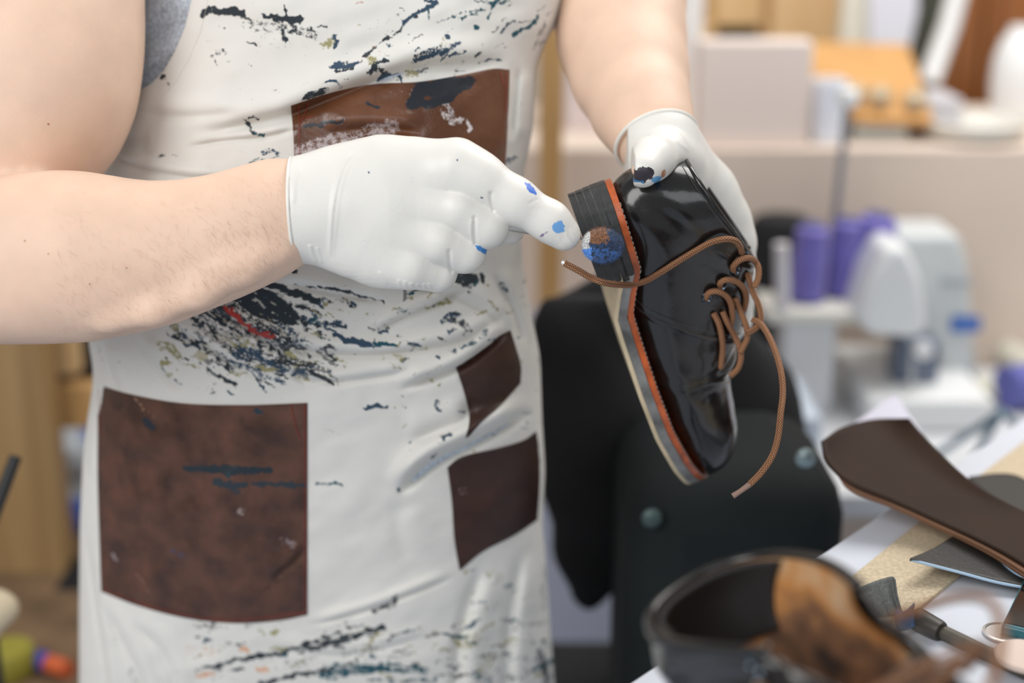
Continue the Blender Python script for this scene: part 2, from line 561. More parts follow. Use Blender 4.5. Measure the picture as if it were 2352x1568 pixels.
# ---- paint strokes on cloth and leather: (polyline, width px, density, colour)
BK = (.035, .045, .055); NV = (.04, .075, .12); TEAL = (.02, .09, .12); OL = (.36, .33, .17); OR = (.75, .42, .26); RD = (.45, .05, .04); GY = (.25, .25, .24)
WH = (.62, .58, .58); TAN = (.55, .50, .36)
STROKES = [
    ([(465, 35), (485, 22), (520, 22)], 8, .9, BK), ([(500, 28), (530, 25), (560, 30)], 11, .95, BK), ([(605, 35), (640, 42)], 8, .95, BK),
    ([(640, 40), (665, 45), (690, 45)], 11, 1, BK), ([(652, 15), (656, 35)], 5, .8, BK), ([(652, 72), (655, 88)], 7, .8, BK),
    ([(560, 50), (610, 65), (660, 60), (720, 80)], 20, .42, BK), ([(500, 128), (515, 112), (520, 120)], 7, .6, BK), ([(568, 100), (590, 104)], 4, .6, BK),
    ([(488, 130), (500, 150)], 5, .45, BK), ([(765, 110), (772, 92), (768, 82)], 6, .8, NV), ([(745, 105), (760, 95)], 12, .6, OL),
    ([(975, 5), (1000, 4), (995, 18), (970, 22)], 7, .95, NV), ([(965, 25), (945, 40), (930, 55)], 7, .9, NV), ([(925, 62), (905, 80), (870, 105), (830, 132)], 5, .75, BK),
    ([(760, 155), (790, 150), (820, 147)], 8, .8, NV), ([(770, 165), (800, 158), (830, 142)], 4, .8, BK), ([(705, 64), (755, 62)], 4, .5, BK),
    ([(745, 187), (768, 184), (780, 200)], 4, .9, NV), ([(700, 225), (720, 215), (745, 206)], 9, .85, BK), ([(848, 165), (862, 148), (890, 140)], 6, .8, BK),
    ([(848, 135), (862, 148)], 12, .65, OL), ([(935, 168), (955, 170)], 10, .6, OL), ([(865, 185), (880, 170), (910, 172), (918, 188)], 6, .9, NV),
    ([(845, 163), (870, 158), (890, 168)], 8, .75, BK), ([(950, 135), (990, 125), (1030, 112), (1060, 100)], 7, .8, NV),
    ([(960, 130), (1000, 118), (1040, 105)], 14, .45, BK), ([(1020, 125), (1070, 120)], 4, .8, NV), ([(1005, 52), (1060, 32), (1110, 22)], 4, .6, TEAL),
    ([(985, 15), (988, 50)], 4, .6, TEAL), ([(1060, 45), (1090, 35), (1100, 25)], 4, .6, TEAL), ([(1120, 40), (1130, 20), (1145, 0)], 5, .7, TEAL),
    ([(1092, 60), (1094, 64)], 7, .9, TEAL), ([(1026, 82), (1034, 90)], 7, .9, NV), ([(1148, 78), (1165, 58), (1180, 50)], 5, .8, NV),
    ([(1180, 80), (1215, 62), (1235, 40)], 6, .9, TEAL), ([(1235, 80), (1250, 60)], 8, .6, GY), ([(1015, 90), (1020, 100)], 9, .5, OL),
    ([(850, 105), (866, 112), (875, 128)], 3, .6, OR), ([(820, 8), (835, 6)], 4, .6, RD), ([(1090, 0), (1110, 6), (1150, 8), (1170, 3)], 5, .6, TEAL),
    ([(1110, 142), (1130, 135), (1150, 138)], 4, .8, NV), ([(372, 180), (380, 176)], 6, .9, BK), ([(382, 182), (392, 205)], 4, .6, BK),
    ([(560, 272), (572, 285), (575, 300), (582, 305)], 4, .8, BK), ([(575, 270), (588, 268)], 5, .9, BK), ([(583, 307), (605, 312)], 5, .9, TEAL),
    ([(605, 350), (625, 345), (640, 355)], 8, .6, NV), ([(580, 375), (600, 368), (640, 372)], 9, .5, TEAL), ([(365, 357), (375, 358)], 5, .5, BK), ([(400, 358), (410, 360)], 4, .5, BK),
    ([(560, 350), (545, 335)], 3, .4, OL), ([(855, 70), (900, 60)], 22, .18, BK), ([(600, 95), (700, 90)], 30, .15, BK), ([(1160, 372), (1180, 360)], 10, .5, NV), ([(1210, 230), (1180, 250)], 6, .3, NV),
    # belly: big dark scuffed area
    ([(480, 690), (540, 720), (610, 760), (660, 790)], 30, .66, BK), ([(520, 660), (570, 690), (630, 710)], 34, .85, BK), ([(560, 660), (640, 700), (670, 725)], 22, 1, BK), ([(560, 700), (620, 725), (665, 740)], 16, .95, BK), ([(440, 690), (480, 710), (560, 760)], 22, .6, BK), ([(620, 745), (680, 770), (700, 780)], 12, .6, NV), ([(400, 770), (470, 800), (540, 850)], 10, .6, BK), ([(540, 800), (600, 825), (650, 850)], 12, .75, NV), ([(380, 730), (420, 760)], 10, .5, GY), ([(600, 860), (660, 880)], 8, .55, NV),
    ([(420, 710), (500, 760), (600, 815), (700, 850)], 26, .5, BK), ([(585, 660), (625, 690), (660, 700)], 16, .95, BK), ([(455, 740), (520, 790), (580, 830)], 20, .5, BK),
    ([(590, 648), (650, 665), (730, 690)], 11, 1, BK), ([(700, 652), (780, 668), (880, 690)], 4, .85, BK), ([(630, 720), (720, 735), (790, 752)], 8, .6, NV),
    ([(560, 745), (630, 780), (700, 790)], 24, .5, BK), ([(600, 790), (660, 830), (720, 840)], 18, .6, BK), ([(530, 830), (600, 850), (640, 870)], 14, .5, NV),
    ([(520, 705), (560, 740), (600, 765)], 9, .85, RD), ([(600, 768), (630, 772)], 7, .9, RD), ([(545, 710), (580, 720)], 8, .5, OR),
    ([(370, 790), (390, 800), (405, 812)], 15, .8, OL), ([(372, 830), (385, 832)], 11, .75, OL), ([(455, 815), (470, 825)], 14, .7, TAN), ([(385, 862), (395, 862)], 9, .6, OL),
    ([(400, 745), (430, 790)], 9, .55, OL), ([(590, 842), (640, 848)], 5, .85, OL), ([(672, 840), (690, 835)], 9, .6, OL), ([(555, 790), (570, 800)], 8, .7, OL),
    ([(675, 860), (700, 850)], 7, .9, NV), ([(768, 770), (800, 782), (850, 790)], 9, .95, NV), ([(860, 790), (910, 795)], 6, .8, TEAL), ([(660, 600), (680, 625)], 8, .9, BK),
    ([(930, 665), (932, 690)], 8, .85, GY), ([(1050, 635), (1085, 640)], 20, .95, BK), ([(1105, 630), (1110, 650)], 6, .8, BK), ([(1020, 735), (1050, 725)], 14, .55, NV),
    ([(1045, 735), (1080, 760)], 9, .6, BK), ([(1000, 700), (1035, 695)], 6, .7, OL), ([(740, 700), (820, 705)], 18, .22, OL), ([(800, 730), (900, 735)], 22, .2, OL),
    ([(1120, 690), (1140, 710)], 7, .5, OL), ([(1150, 650), (1165, 665)], 9, .5, NV), ([(1000, 820), (1010, 826)], 6, .7, NV), ([(1060, 800), (1090, 790)], 8, .5, TEAL),
    ([(940, 790), (980, 800)], 9, .45, OL), ([(880, 815), (884, 835)], 7, .4, OL), ([(820, 895), (840, 890)], 3, .3, BK), ([(720, 860), (790, 868)], 10, .25, OL),
    ([(838, 936), (860, 930), (888, 936)], 5, .9, NV), ([(925, 930), (935, 934)], 5, .6, TEAL), ([(1000, 922), (1010, 940)], 9, .7, NV), ([(990, 875), (996, 880)], 7, .7, OL),
    ([(1015, 1005), (1035, 1000)], 7, .8, NV), ([(985, 1045), (1000, 1040)], 4, .7, NV), ([(912, 1130), (920, 1118)], 4, .8, NV), ([(1130, 1000), (1140, 995)], 5, .6, TEAL),
    ([(520, 895), (535, 905)], 4, .8, TEAL), ([(480, 895), (510, 905)], 12, .25, BK), ([(250, 830), (300, 850)], 14, .2, OL), ([(225, 790), (235, 830)], 6, .35, OL),
    ([(725, 1112), (760, 1110), (790, 1112)], 6, .65, TEAL), ([(740, 985), (790, 995)], 4, .3, BK),
    # hem area
    ([(480, 1530), (560, 1512), (620, 1505), (700, 1480), (780, 1450)], 6, .8, BK), ([(570, 1508), (620, 1500)], 5, .95, BK), ([(700, 1490), (800, 1465), (880, 1440)], 10, .75, BK),
    ([(740, 1555), (800, 1540), (900, 1530), (975, 1540)], 12, .75, TEAL), ([(590, 1568), (680, 1550), (760, 1535)], 8, .75, BK), ([(555, 1490), (570, 1492)], 9, .7, OR),
    ([(430, 1490), (500, 1495)], 16, .3, OR), ([(450, 1550), (490, 1545)], 9, .65, OR), ([(590, 1535), (615, 1538)], 9, .65, OR), ([(600, 1445), (605, 1458)], 6, .6, OL), ([(520, 1478), (545, 1480)], 6, .5, BK),
    ([(860, 1400), (900, 1385), (910, 1370)], 9, .6, BK), ([(805, 1470), (840, 1455)], 8, .8, BK), ([(1050, 1470), (1085, 1470)], 30, .45, OL), ([(1110, 1530), (1140, 1510)], 26, .4, OL),
    ([(1080, 1540), (1130, 1570)], 12, .5, TEAL), ([(850, 1480), (870, 1440)], 7, .6, OL), ([(1180, 1440), (1250, 1430)], 14, .35, BK), ([(1150, 1420), (1180, 1425)], 8, .5, TEAL),
    ([(900, 1568), (1000, 1560)], 10, .5, TEAL), ([(1080, 1385), (1110, 1380)], 8, .5, TEAL), ([(1245, 1300), (1250, 1400)], 9, .4, BK), ([(1240, 1500), (1255, 1568)], 14, .6, BK),
    ([(560, 1430), (600, 1440)], 10, .3, BK), ([(640, 1530), (720, 1510)], 16, .3, BK), ([(950, 1500), (1010, 1480)], 14, .25, OL), ([(360, 1560), (420, 1540)], 8, .3, BK),
    ([(300, 1530), (310, 1568)], 8, .35, BK), ([(1230, 820), (1240, 840)], 4, .4, BK),
]
def scatter(n, box, ang, cols, seed, wr=(2, 6), lr=(6, 34), dens=(.45, .95)):
    g = np.random.default_rng(seed)
    for _ in range(n):
        x = g.uniform(box[0], box[2]); y = g.uniform(box[1], box[3])
        a = math.radians(ang(x, y) + g.normal(0, 14)); l = g.uniform(*lr)
        STROKES.append(([(x, y), (x + l * math.cos(a), y + l * math.sin(a))], g.uniform(*wr), g.uniform(*dens), cols[g.integers(len(cols))]))


scatter(120, (400, 650, 760, 870), lambda x, y: 28, (BK, BK, BK, NV, OL, GY), 1, (2, 7), (14, 60))
scatter(45, (440, 650, 640, 800), lambda x, y: 30, ((.62, .60, .55), (.55, .52, .45)), 9, (2, 4), (16, 50), (.6, .9))
scatter(110, (660, 640, 1200, 860), lambda x, y: 18 - (x - 660) * .09, (NV, GY, OL, OL, TEAL, BK), 2, (2, 7), (5, 30), (.3, .75))
scatter(70, (880, 10, 1250, 190), lambda x, y: -30, (NV, TEAL, BK, GY), 3, (1.5, 3.5), (4, 26), (.35, .8))
scatter(50, (460, 10, 900, 230), lambda x, y: 5, (BK, BK, OL), 4, (1.2, 2.5), (3, 16), (.3, .6))
scatter(130, (440, 1430, 1250, 1568), lambda x, y: -14, (BK, NV, GY, OL, TEAL, BK), 5, (2, 8), (10, 60), (.3, .75))
scatter(26, (900, 860, 1240, 1060), lambda x, y: -10, (NV, TEAL, OL), 6, (2, 5), (3, 16), (.4, .8))
scatter(40, (350, 760, 560, 900), lambda x, y: 35, (OL, TAN, BK), 7, (2, 5), (5, 24), (.3, .6))
scatter(30, (1060, 1290, 1250, 1560), lambda x, y: -25, (OL, GY, TEAL), 8, (4, 12), (10, 40), (.25, .5))
LSTROKES = [
    ([(428, 1077), (500, 1078), (560, 1080), (620, 1081)], 11, 1, (.012, .022, .03)), ([(520, 1088), (530, 1092)], 7, 1, (.02, .04, .05)), ([(495, 1106), (540, 1114), (565, 1112)], 9, 1, (.02, .03, .04)),
    ([(580, 1112), (640, 1112), (700, 1114)], 8, .95, (.02, .03, .04)), ([(535, 1125), (550, 1130)], 5, .9, (.02, .03, .04)), ([(590, 944), (598, 946)], 9, 1, (.015, .03, .05)),
    ([(330, 962), (352, 984)], 9, 1, (.015, .02, .03)), ([(305, 905), (335, 945), (360, 962)], 2.5, .7, (.35, .20, .13)), ([(640, 1240), (700, 1250)], 12, .3, (.25, .16, .14)),
    ([(548, 1172), (555, 1178)], 9, .6, (.30, .24, .22)), ([(262, 1270), (268, 1284)], 7, .6, (.25, .2, .2)), ([(660, 1240), (675, 1250)], 10, .6, (.22, .17, .18)), ([(390, 1262), (430, 1280)], 7, .5, (.05, .05, .09)),
    ([(640, 1400), (700, 1395)], 10, .5, (.03, .02, .02)), ([(590, 1370), (650, 1320), (690, 1290)], 8, .45, (.045, .018, .01)), ([(300, 1300), (350, 1370)], 2, .6, (.25, .14, .1)),
    ([(700, 290), (740, 286), (788, 276)], 6, 1, (.02, .02, .025)), ([(848, 236), (868, 250)], 7, 1, (.02, .025, .03)),
    ([(950, 238), (965, 208), (1000, 200), (1040, 194), (1075, 188)], 23, 1, (.015, .018, .025)), ([(955, 240), (990, 240), (1030, 225), (1060, 200)], 12, 1, (.015, .018, .025)),
    ([(1000, 220), (1030, 210)], 16, .9, (.02, .02, .03)), ([(1030, 180), (1020, 220), (1040, 260)], 12, .55, (.45, .42, .44)), ([(1020, 262), (1040, 280), (1060, 275)], 14, .6, WH),
    ([(1075, 282), (1082, 300)], 7, .8, WH), ([(690, 345), (760, 330), (830, 315), (900, 290)], 28, .55, (.42, .36, .36)), ([(790, 345), (830, 335)], 14, .5, (.20, .22, .38)),
    ([(740, 305), (850, 300)], 8, .4, (.05, .03, .03)), ([(700, 275), (730, 262)], 5, .4, (.2, .04, .03)), ([(900, 215), (960, 205)], 12, .25, (.36, .26, .22)),
]


def stain(px, py, strokes, seed=0, base_alpha=0.0):
    col = np.zeros(px.shape + (4,)); col[..., :3] = .06
    wx = px + 8 * (vnoise(px / 18, py / 18, seed + 21) - .5) + 6 * (vnoise(px / 6, py / 6, seed + 23) - .5)
    wy = py + 8 * (vnoise(px / 18, py / 18, seed + 22) - .5) + 6 * (vnoise(px / 6, py / 6, seed + 24) - .5)
    for poly, w, dens, c in strokes:
        q = np.array(poly, float)
        lo = q.min(0) - 2 * w - 10; hi = q.max(0) + 2 * w + 10
        m = (px > lo[0]) & (px < hi[0]) & (py > lo[1]) & (py < hi[1])
        if not m.any():
            continue
        d, s, f = seg_dist(wx[m], wy[m], poly)
        ww = w * (1.1 - .5 * np.abs(f - .5))
        a = np.clip(1.35 * (1 - (d / ww) ** 2), 0, 1) * dens
        if w >= 12 and seed == 0:
            ln = np.hypot(*(q[-1] - q[0]))
            a = a * (.45 + 1.0 * vnoise(np.sign(s) * d / 3.2 + w * 7.3, f * ln / 45., 77))
        cur = col[m]
        g = a > cur[:, 3]
        cur[g, :3] = c; cur[g, 3] = a[g]
        # keep some colour around so interpolation has no fringe
        g2 = (~g) & (cur[:, 3] < .02) & (d < ww * 1.6)
        cur[g2, :3] = c
        col[m] = cur
    return col


def grid_faces(nr, nc):
    i = np.arange(nr - 1)[:, None] * nc + np.arange(nc - 1)[None]
    return np.stack([i, i + 1, i + 1 + nc, i + nc], -1).reshape(-1, 4)


# ==================================================================== PERSON
person = empty('person', (P(720, 1500, 1.3)[0], P(720, 1500, 1.3)[1], 0),
               'person in grey shirt and paint-stained canvas apron, wearing white gloves and polishing a boot', 'person')

R_FOREARM = [(-150, 610, 1.02, 150), (-60, 606, 1.0, 172), (30, 598, .992, 182), (131, 590, .99, 187), (215, 590, .99, 180), (300, 588, .99, 162),
             (366, 582, .99, 150), (444, 563, .99, 139), (520, 541, .99, 131), (590, 514, .99, 124), (645, 489, .99, 114), (690, 482, .99, 98), (740, 478, .99, 90)]
R_UPPER = [(240, -520, 1.2, 175), (160, -330, 1.13, 200), (108, -120, 1.08, 205), (98, 0, 1.065, 210), (92, 100, 1.055, 214), (80, 190, 1.05, 213), (58, 250, 1.048, 206),
           (10, 330, 1.045, 186), (-75, 470, 1.05, 165), (-150, 590, 1.05, 140)]
L_UPPER = [(1130, -480, 1.19, 190), (1290, -260, 1.21, 170), (1330, -90, 1.21, 150), (1400, -70, 1.21, 150), (1440, -90, 1.21, 145)]
L_FOREARM = [(1440, -110, 1.20, 140), (1424, 0, 1.18, 145), (1428, 90, 1.155, 142), (1446, 170, 1.13, 130), (1472, 250, 1.10, 110), (1496, 300, 1.083, 90), (1515, 345, 1.078, 76)]

# ---- hands, as lists of chains used for the hand (inset) and for the glove (full size)
RH = [  # k, sz, chain
    (.006, .88, [(600, 486, .99, 122), (672, 483, .99, 118), (735, 479, .99, 117), (800, 468, .99, 121)]),
    (.014, .64, [(800, 455, .99, 110), (895, 425, .985, 104), (962, 408, .984, 80)]),
    (.014, .60, [(800, 475, .99, 116), (900, 470, .984, 108), (962, 470, .984, 74)]),
    (.014, .60, [(800, 490, .99, 108), (870, 520, .986, 98), (918, 548, .986, 70)]),
    (.014, .62, [(800, 495, .99, 96), (840, 538, .99, 86), (878, 580, .992, 66)]),
    (.004, 1, [(870, 480, 1.005, 70), (1000, 500, 1.03, 60), (1100, 520, 1.035, 45), (1170, 525, 1.030, 36)]),
]
RF = [
    (.010, 1, [(960, 395, .988, 66), (1048, 388, .980, 64), (1100, 412, .979, 56), (1182, 461, .980, 48.5), (1262, 508, .984, 42), (1296, 538, .987, 37.5)]),
    (.0012, 1, [(970, 470, .986, 58), (1052, 480, .978, 53), (1114, 518, .985, 55), (1110, 522, 1.02, 52)]),
    (.0012, 1, [(925, 542, .988, 58), (1005, 553, .982, 53), (1066, 578, .991, 50), (1062, 578, 1.025, 50)]),
    (.0012, 1, [(880, 586, .992, 64), (942, 608, .987, 56), (1004, 625, .996, 46), (1000, 625, 1.025, 44)]),
]
LH = [
    (.006, .95, [(1485, 280, 1.085, 90), (1508, 325, 1.074, 93), (1514, 360, 1.070, 93), (1540, 400, 1.078, 88)]),
    (.012, .7, [(1535, 370, 1.082, 86), (1600, 460, 1.105, 92), (1655, 530, 1.115, 76)]),
    (.012, .7, [(1545, 380, 1.09, 78), (1590, 500, 1.115, 90), (1650, 590, 1.125, 76)]),
]
LF = [
    (.006, 1, [(1570, 372, 1.065, 48), (1530, 352, 1.042, 49), (1498, 366, 1.018, 49), (1476, 390, 1.000, 41)]),
    (.003, 1, [(1665, 500, 1.115, 56), (1600, 560, 1.14, 42), (1530, 600, 1.135, 36), (1480, 610, 1.12, 32)]),
    (.003, 1, [(1682, 560, 1.12, 54), (1625, 640, 1.145, 42), (1550, 690, 1.14, 36), (1500, 695, 1.125, 32)]),
    (.003, 1, [(1688, 610, 1.125, 50), (1650, 690, 1.15, 40), (1585, 745, 1.145, 34), (1540, 750, 1.13, 31)]),
    (.003, 1, [(1690, 640, 1.13, 46), (1690, 730, 1.15, 38), (1650, 790, 1.15, 31), (1600, 800, 1.14, 28)]),
]


def build_person():
    f = Field((-.56, -.50, .88), (.26, .42, 1.50), .0035)
    # torso under the clothes
    for (y0, y1) in ((-150, 200), (200, 500), (500, 800), (800, 1100), (1100, 1250)):
        def st(y):
            a, b = edges(y); d = np.interp(y, YS, sD) + THK
            return ((a + b) / 2, y, d + .008 + (.03 if y > 1000 else 0), (b - a) / 2 * (.86 if y < 1000 else .75))
        f.chain([st(y0), st(y1)], k=.003, sz=.56)
    f.chain([(740, -150, 1.2, 300), (745, -420, 1.24, 130)], k=.04)
    f.chain([(500, -330, 1.2, 170), (260, -420, 1.2, 170)], k=.04); f.chain([(900, -330, 1.2, 170), (1130, -400, 1.2, 170)], k=.04)
    g = Field((-.56, -.50, .88), (.26, .42, 1.50), .0035)
    g.chain(R_UPPER, k=.02, sz=.95)
    g2 = Field((-.56, -.50, .88), (.26, .42, 1.50), .0035)
    g2.chain(R_FOREARM, k=.012, sz=.82)
    # forearm tendon ridges
    g2.chain([(250, 742, .966, 16), (360, 716, .963, 20), (460, 678, .963, 20), (560, 630, .964, 14), (650, 582, .968, 8)], k=.014)
    g2.chain([(430, 640, .962, 10), (520, 610, .960, 12), (600, 575, .962, 8)], k=.012)
    for k, sz, ch in RH[1:] + RF:
        g2.chain(ch, k=max(k, .003), sz=sz, inset=.0048)
    a, b = g.a, g2.a
    k = .006
    h = np.clip(.5 + .5 * (b - a) / k, 0, 1); a = b * (1 - h) + a * h - k * h * (1 - h)
    g3 = Field((-.56, -.50, .88), (.26, .42, 1.50), .0035)
    g3.chain(L_UPPER, k=.02)
    g4 = Field((-.56, -.50, .88), (.26, .42, 1.50), .0035)
    g4.chain(L_FOREARM, k=.012, sz=.9)
    for kk, sz, ch in LH[1:] + LF:
        g4.chain(ch, k=kk, sz=sz, inset=.0042)
    for x in (g3.a, g4.a):
        k = .005
        h = np.clip(.5 + .5 * (x - a) / k, 0, 1); a = x * (1 - h) + a * h - k * h * (1 - h)
    k = .02
    h = np.clip(.5 + .5 * (f.a - a) / k, 0, 1); a = f.a * (1 - h) + a * h - k * h * (1 - h)
    f.a = a.astype(np.float32)
    v, w, q = f.mesh()
    w = smooth_verts(w, q, 3)
    mesh('body', w, q, M['skin'], person)
    del g, g2, g3, g4

    # fine hairs lying on the forearm
    tree = BVHTree.FromPolygons(w.tolist(), q.tolist())
    hv, hf = [], []
    cam = Vector(CAM)
    for _ in range(1100):
        x = RNG.uniform(120, 655)
        up, lo_ = np.interp(x, [78, 209, 366, 444, 523, 661], [405, 410, 431, 422, 405, 368]), np.interp(x, [105, 193, 340, 497, 575, 690], [777, 774, 742, 674, 638, 601])
        t_ = RNG.random()
        t_ = t_ ** .45 if RNG.random() < .75 else t_
        y = up + (lo_ - up) * t_ * .99
        if RNG.random() > .25 + .75 * (x / 655):
            continue
        d = Vector(P(x, y, 1.0)) - cam; d.normalize()
        loc, nrm, _i, _d = tree.ray_cast(cam, d)
        if loc is None:
            continue
        loc = np.array(loc); nrm = np.array(nrm)
        if nrm @ np.array(d) > 0:
            nrm = -nrm
        a_ = RNG.normal(.95, .35)
        dr = AR * math.cos(a_) - AU * math.sin(a_); dr = dr - nrm * (dr @ nrm); dr /= np.linalg.norm(dr)
        ln = RNG.uniform(.003, .008)
        sd = np.cross(dr, nrm); wd = .000028
        p0 = loc; p1 = loc + dr * ln * .5 + nrm * .0006 + sd * RNG.normal(0, .0003); p2 = loc + dr * ln + nrm * .0003 + sd * RNG.normal(0, .0008)
        b_ = len(hv)
        hv += [p0 - sd * wd, p0 + sd * wd, p1 + sd * wd, p1 - sd * wd, p2]
        hf += [(b_, b_ + 1, b_ + 2, b_ + 3), (b_ + 3, b_ + 2, b_ + 4)]
    for (x, y, r_) in ((57, 553, .0007), (111, 583, .0006), (291, 615, .0006), (206, 652, .0006), (111, 285, .0008)):
        d = Vector(P(x, y, 1.0)) - cam; d.normalize()
        loc, nrm, _i, _d = tree.ray_cast(cam, d)
        if loc is not None:
            MB().lathe(np.array(loc) - np.array(nrm) * .0002, nrm, [(r_, 0), (r_ * .8, .00035), (r_ * .2, .0005)], 12).build('mole', mat('mole', (.42, .17, .10), .6), person)
    mesh('arm_hair', np.array(hv), hf, M['hair'], person, kind='stuff')

    # ---- gloves
    def emboss(v, lines, zmax):
        px, py = proj(v)
        for poly, amp, wd in lines:
            q_ = catmull(poly, 6) if len(poly) > 2 else np.array(poly, float)
            lo = q_.min(0) - 4 * wd; hi = q_.max(0) + 4 * wd
            m = (px > lo[0]) & (px < hi[0]) & (py > lo[1]) & (py < hi[1]) & (v[:, 2] < zmax)
            if m.any():
                d, s_, f_ = seg_dist(px[m], py[m], q_)
                v[m, 2] -= amp * np.exp(-(d / wd) ** 2) * sstep(0, .12, f_) * (1 - sstep(.88, 1, f_))
        return v

    def glove(palm, fing, kk, lo, hi, cutp, cutn, lines, marks, name_label, zmax, carve=()):
        g = Field(lo, hi, .0010)
        for k, sz, ch in palm:
            g.chain(ch, k=k, sz=sz)
        h = Field(lo, hi, .0010)
        for k, sz, ch in fing:
            h.chain(ch, k=k, sz=sz)
        g.merge(h, kk)
        for line, r_ in carve:
            for p_, q_ in zip(line[:-1], line[1:]):
                g.cone(K(*p_), K(*q_), r_, r_, k=.002, cut=True)
        g.clip(cutp, cutn)
        v, w, q = g.mesh()
        w = smooth_verts(w, q, 2)
        v = wc(w)
        v = emboss(v, lines, zmax)
        w = cw(v)
        px, py = proj(v)
        c = np.zeros((len(v), 4)); c[:, :3] = (.08, .22, .55)
        for (mx, my, rx, ry, ang, colr, al, dmax) in marks:
            dx = px - mx; dy = py - my; ca, sa = math.cos(ang), math.sin(ang)
            u = (dx * ca + dy * sa) / rx; vv = (-dx * sa + dy * ca) / ry
            r = np.hypot(u, vv) + .5 * (vnoise(px / 7, py / 7, 5) - .5)
            t = np.clip((1.25 - r) * 3, 0, 1) * al * (v[:, 2] < dmax)
            m = t > c[:, 3]
            c[m, :3] = colr; c[m, 3] = t[m]
        return mesh('latex_glove', w, q, M['latex'], person, col=c, label=name_label)

    def ring(o, c, ax, r, sz, rt=.0012):
        """rolled edge around the clipped wrist: c centre, ax axis (camera-metric)"""
        ax = np.array(ax, float); ax /= np.linalg.norm(ax)
        pts = []
        for a in np.linspace(0, 2 * math.pi, 72):
            v = np.array([0., math.cos(a), math.sin(a) * sz]); v = v - ax * (v @ ax) if False else v
            x = -(ax[1] * v[1] + ax[2] * v[2]) / ax[0] if abs(ax[0]) > .5 else 0
            pts.append(c + r * np.array([x, v[1], v[2]]))
        MB().tube(cw(np.array(pts)), rt, 10, False).build('rolled_cuff', M['latexring'], o)

    lines_r = [([(819, 343), (795, 368), (776, 415), (765, 470), (760, 530), (757, 596)], .0012, 5), ([(808, 362), (786, 420), (776, 480), (768, 560), (766, 596)], .0005, 3),
               ([(870, 622), (884, 645), (888, 655)], .0008, 4), ([(916, 640), (917, 655), (920, 668)], .0010, 3), ([(930, 644), (931, 658), (936, 672)], .0010, 3),
               ([(944, 648), (946, 660), (950, 674)], .0009, 3), ([(958, 650), (962, 660), (964, 674)], .0009, 3), ([(972, 650), (976, 662), (978, 674)], .0009, 3), ([(984, 650), (990, 664)], .0007, 3),
               ([(712, 560), (716, 580), (726, 606)], .0012, 4), ([(728, 565), (732, 585), (740, 606)], .0008, 3), ([(690, 380), (676, 420), (674, 470)], .0008, 4),
               ([(1128, 437), (1128, 462), (1136, 488)], -.0022, 4), ([(1090, 492), (1089, 530), (1093, 568)], -.0018, 4), ([(1084, 500), (1082, 540), (1088, 562)], .0009, 3),
               ([(1031, 570), (1033, 600), (1038, 630)], -.0018, 4), ([(1280, 545), (1290, 560), (1300, 574)], .0005, 3), ([(1297, 535), (1306, 550), (1316, 566)], .0006, 3), ([(1308, 525), (1318, 540), (1326, 556)], .0006, 3),
               ([(1210, 470), (1225, 462), (1238, 455)], -.0004, 3)]
    marks_r = [(1219, 433, 17, 6, .85, (.05, .17, .62), 1, .99), (1283, 522, 15, 13, -.3, (.16, .38, .72), 1, 1.0), (1108, 574, 18, 5, .55, (.06, .25, .6), 1, 1.2),
               (847, 396, 2.4, 2.4, 0, (.05, .05, .05), 1, 1), (1050, 367, 2.4, 2.4, 0, (.05, .05, .05), 1, 1), (1107, 454, 2, 2, 0, (.05, .05, .05), 1, 1),
               (1250, 537, 12, 2, -.6, (.3, .15, .25), .9, 1)]
    o = glove(RH, RF, .0095, K(600, 290, 1.0) * [1, 1, 0] + [0, 0, .90], K(1360, 700, 1.0) * [1, 1, 0] + [0.01, 0.01, 1.08], K(680, 484, .99), (1, -.05, 0), lines_r, marks_r,
              'stretched white latex glove on the pointing hand, with blue paint spots', .99)
    r_ = 121.5 / F * .99
    pts = []
    for a in np.linspace(0, 2 * math.pi, 72):
        pts.append(K(678, 483.5, .99) + r_ * np.array([.05 * math.cos(a) - .045 * max(0, math.sin(a)) * 0, math.cos(a), -math.sin(a) * .89]))
    MB().tube(cw(np.array(pts)), .0012, 10, False).build('rolled_cuff', M['latexring'], o)
    lines_l = [([(1440, 360), (1480, 322), (1530, 310), (1590, 350)], .0008, 5), ([(1440, 345), (1490, 305), (1550, 300), (1600, 350)], .0006, 4)]
    marks_l = [(1474, 402, 26, 15, -.15, (.03, .025, .035), 1, 1.03), (1462, 410, 18, 9, .3, (.05, .2, .42), .9, 1.03), (1508, 412, 12, 7, -.5, (.15, .40, .70), .9, 1.05),
               (1524, 398, 5, 9, .4, (.5, .25, .15), .8, 1.06)]
    axl = K(1514, 345, 1.072) - K(1475, 250, 1.10)
    axl /= np.linalg.norm(axl)
    cl = K(1508, 325, 1.074)
    o = glove(LH, LF, .005, (.085, -.175, .95), (.205, .03, 1.22), cl, axl, lines_l, marks_l, 'white latex glove with black polish on the thumb, gripping the boot', 1.08)
    e1 = np.cross(axl, [0, 0, 1.]); e1 /= np.linalg.norm(e1); e2 = np.cross(axl, e1)
    rl = 97.5 / F * 1.074
    pts = [cl + rl * (math.cos(a) * e1 + .96 * math.sin(a) * e2) for a in np.linspace(0, 2 * math.pi, 60)]
    MB().tube(cw(np.array(pts)), .0015, 10, False).build('rolled_cuff', M['latexring'], o)


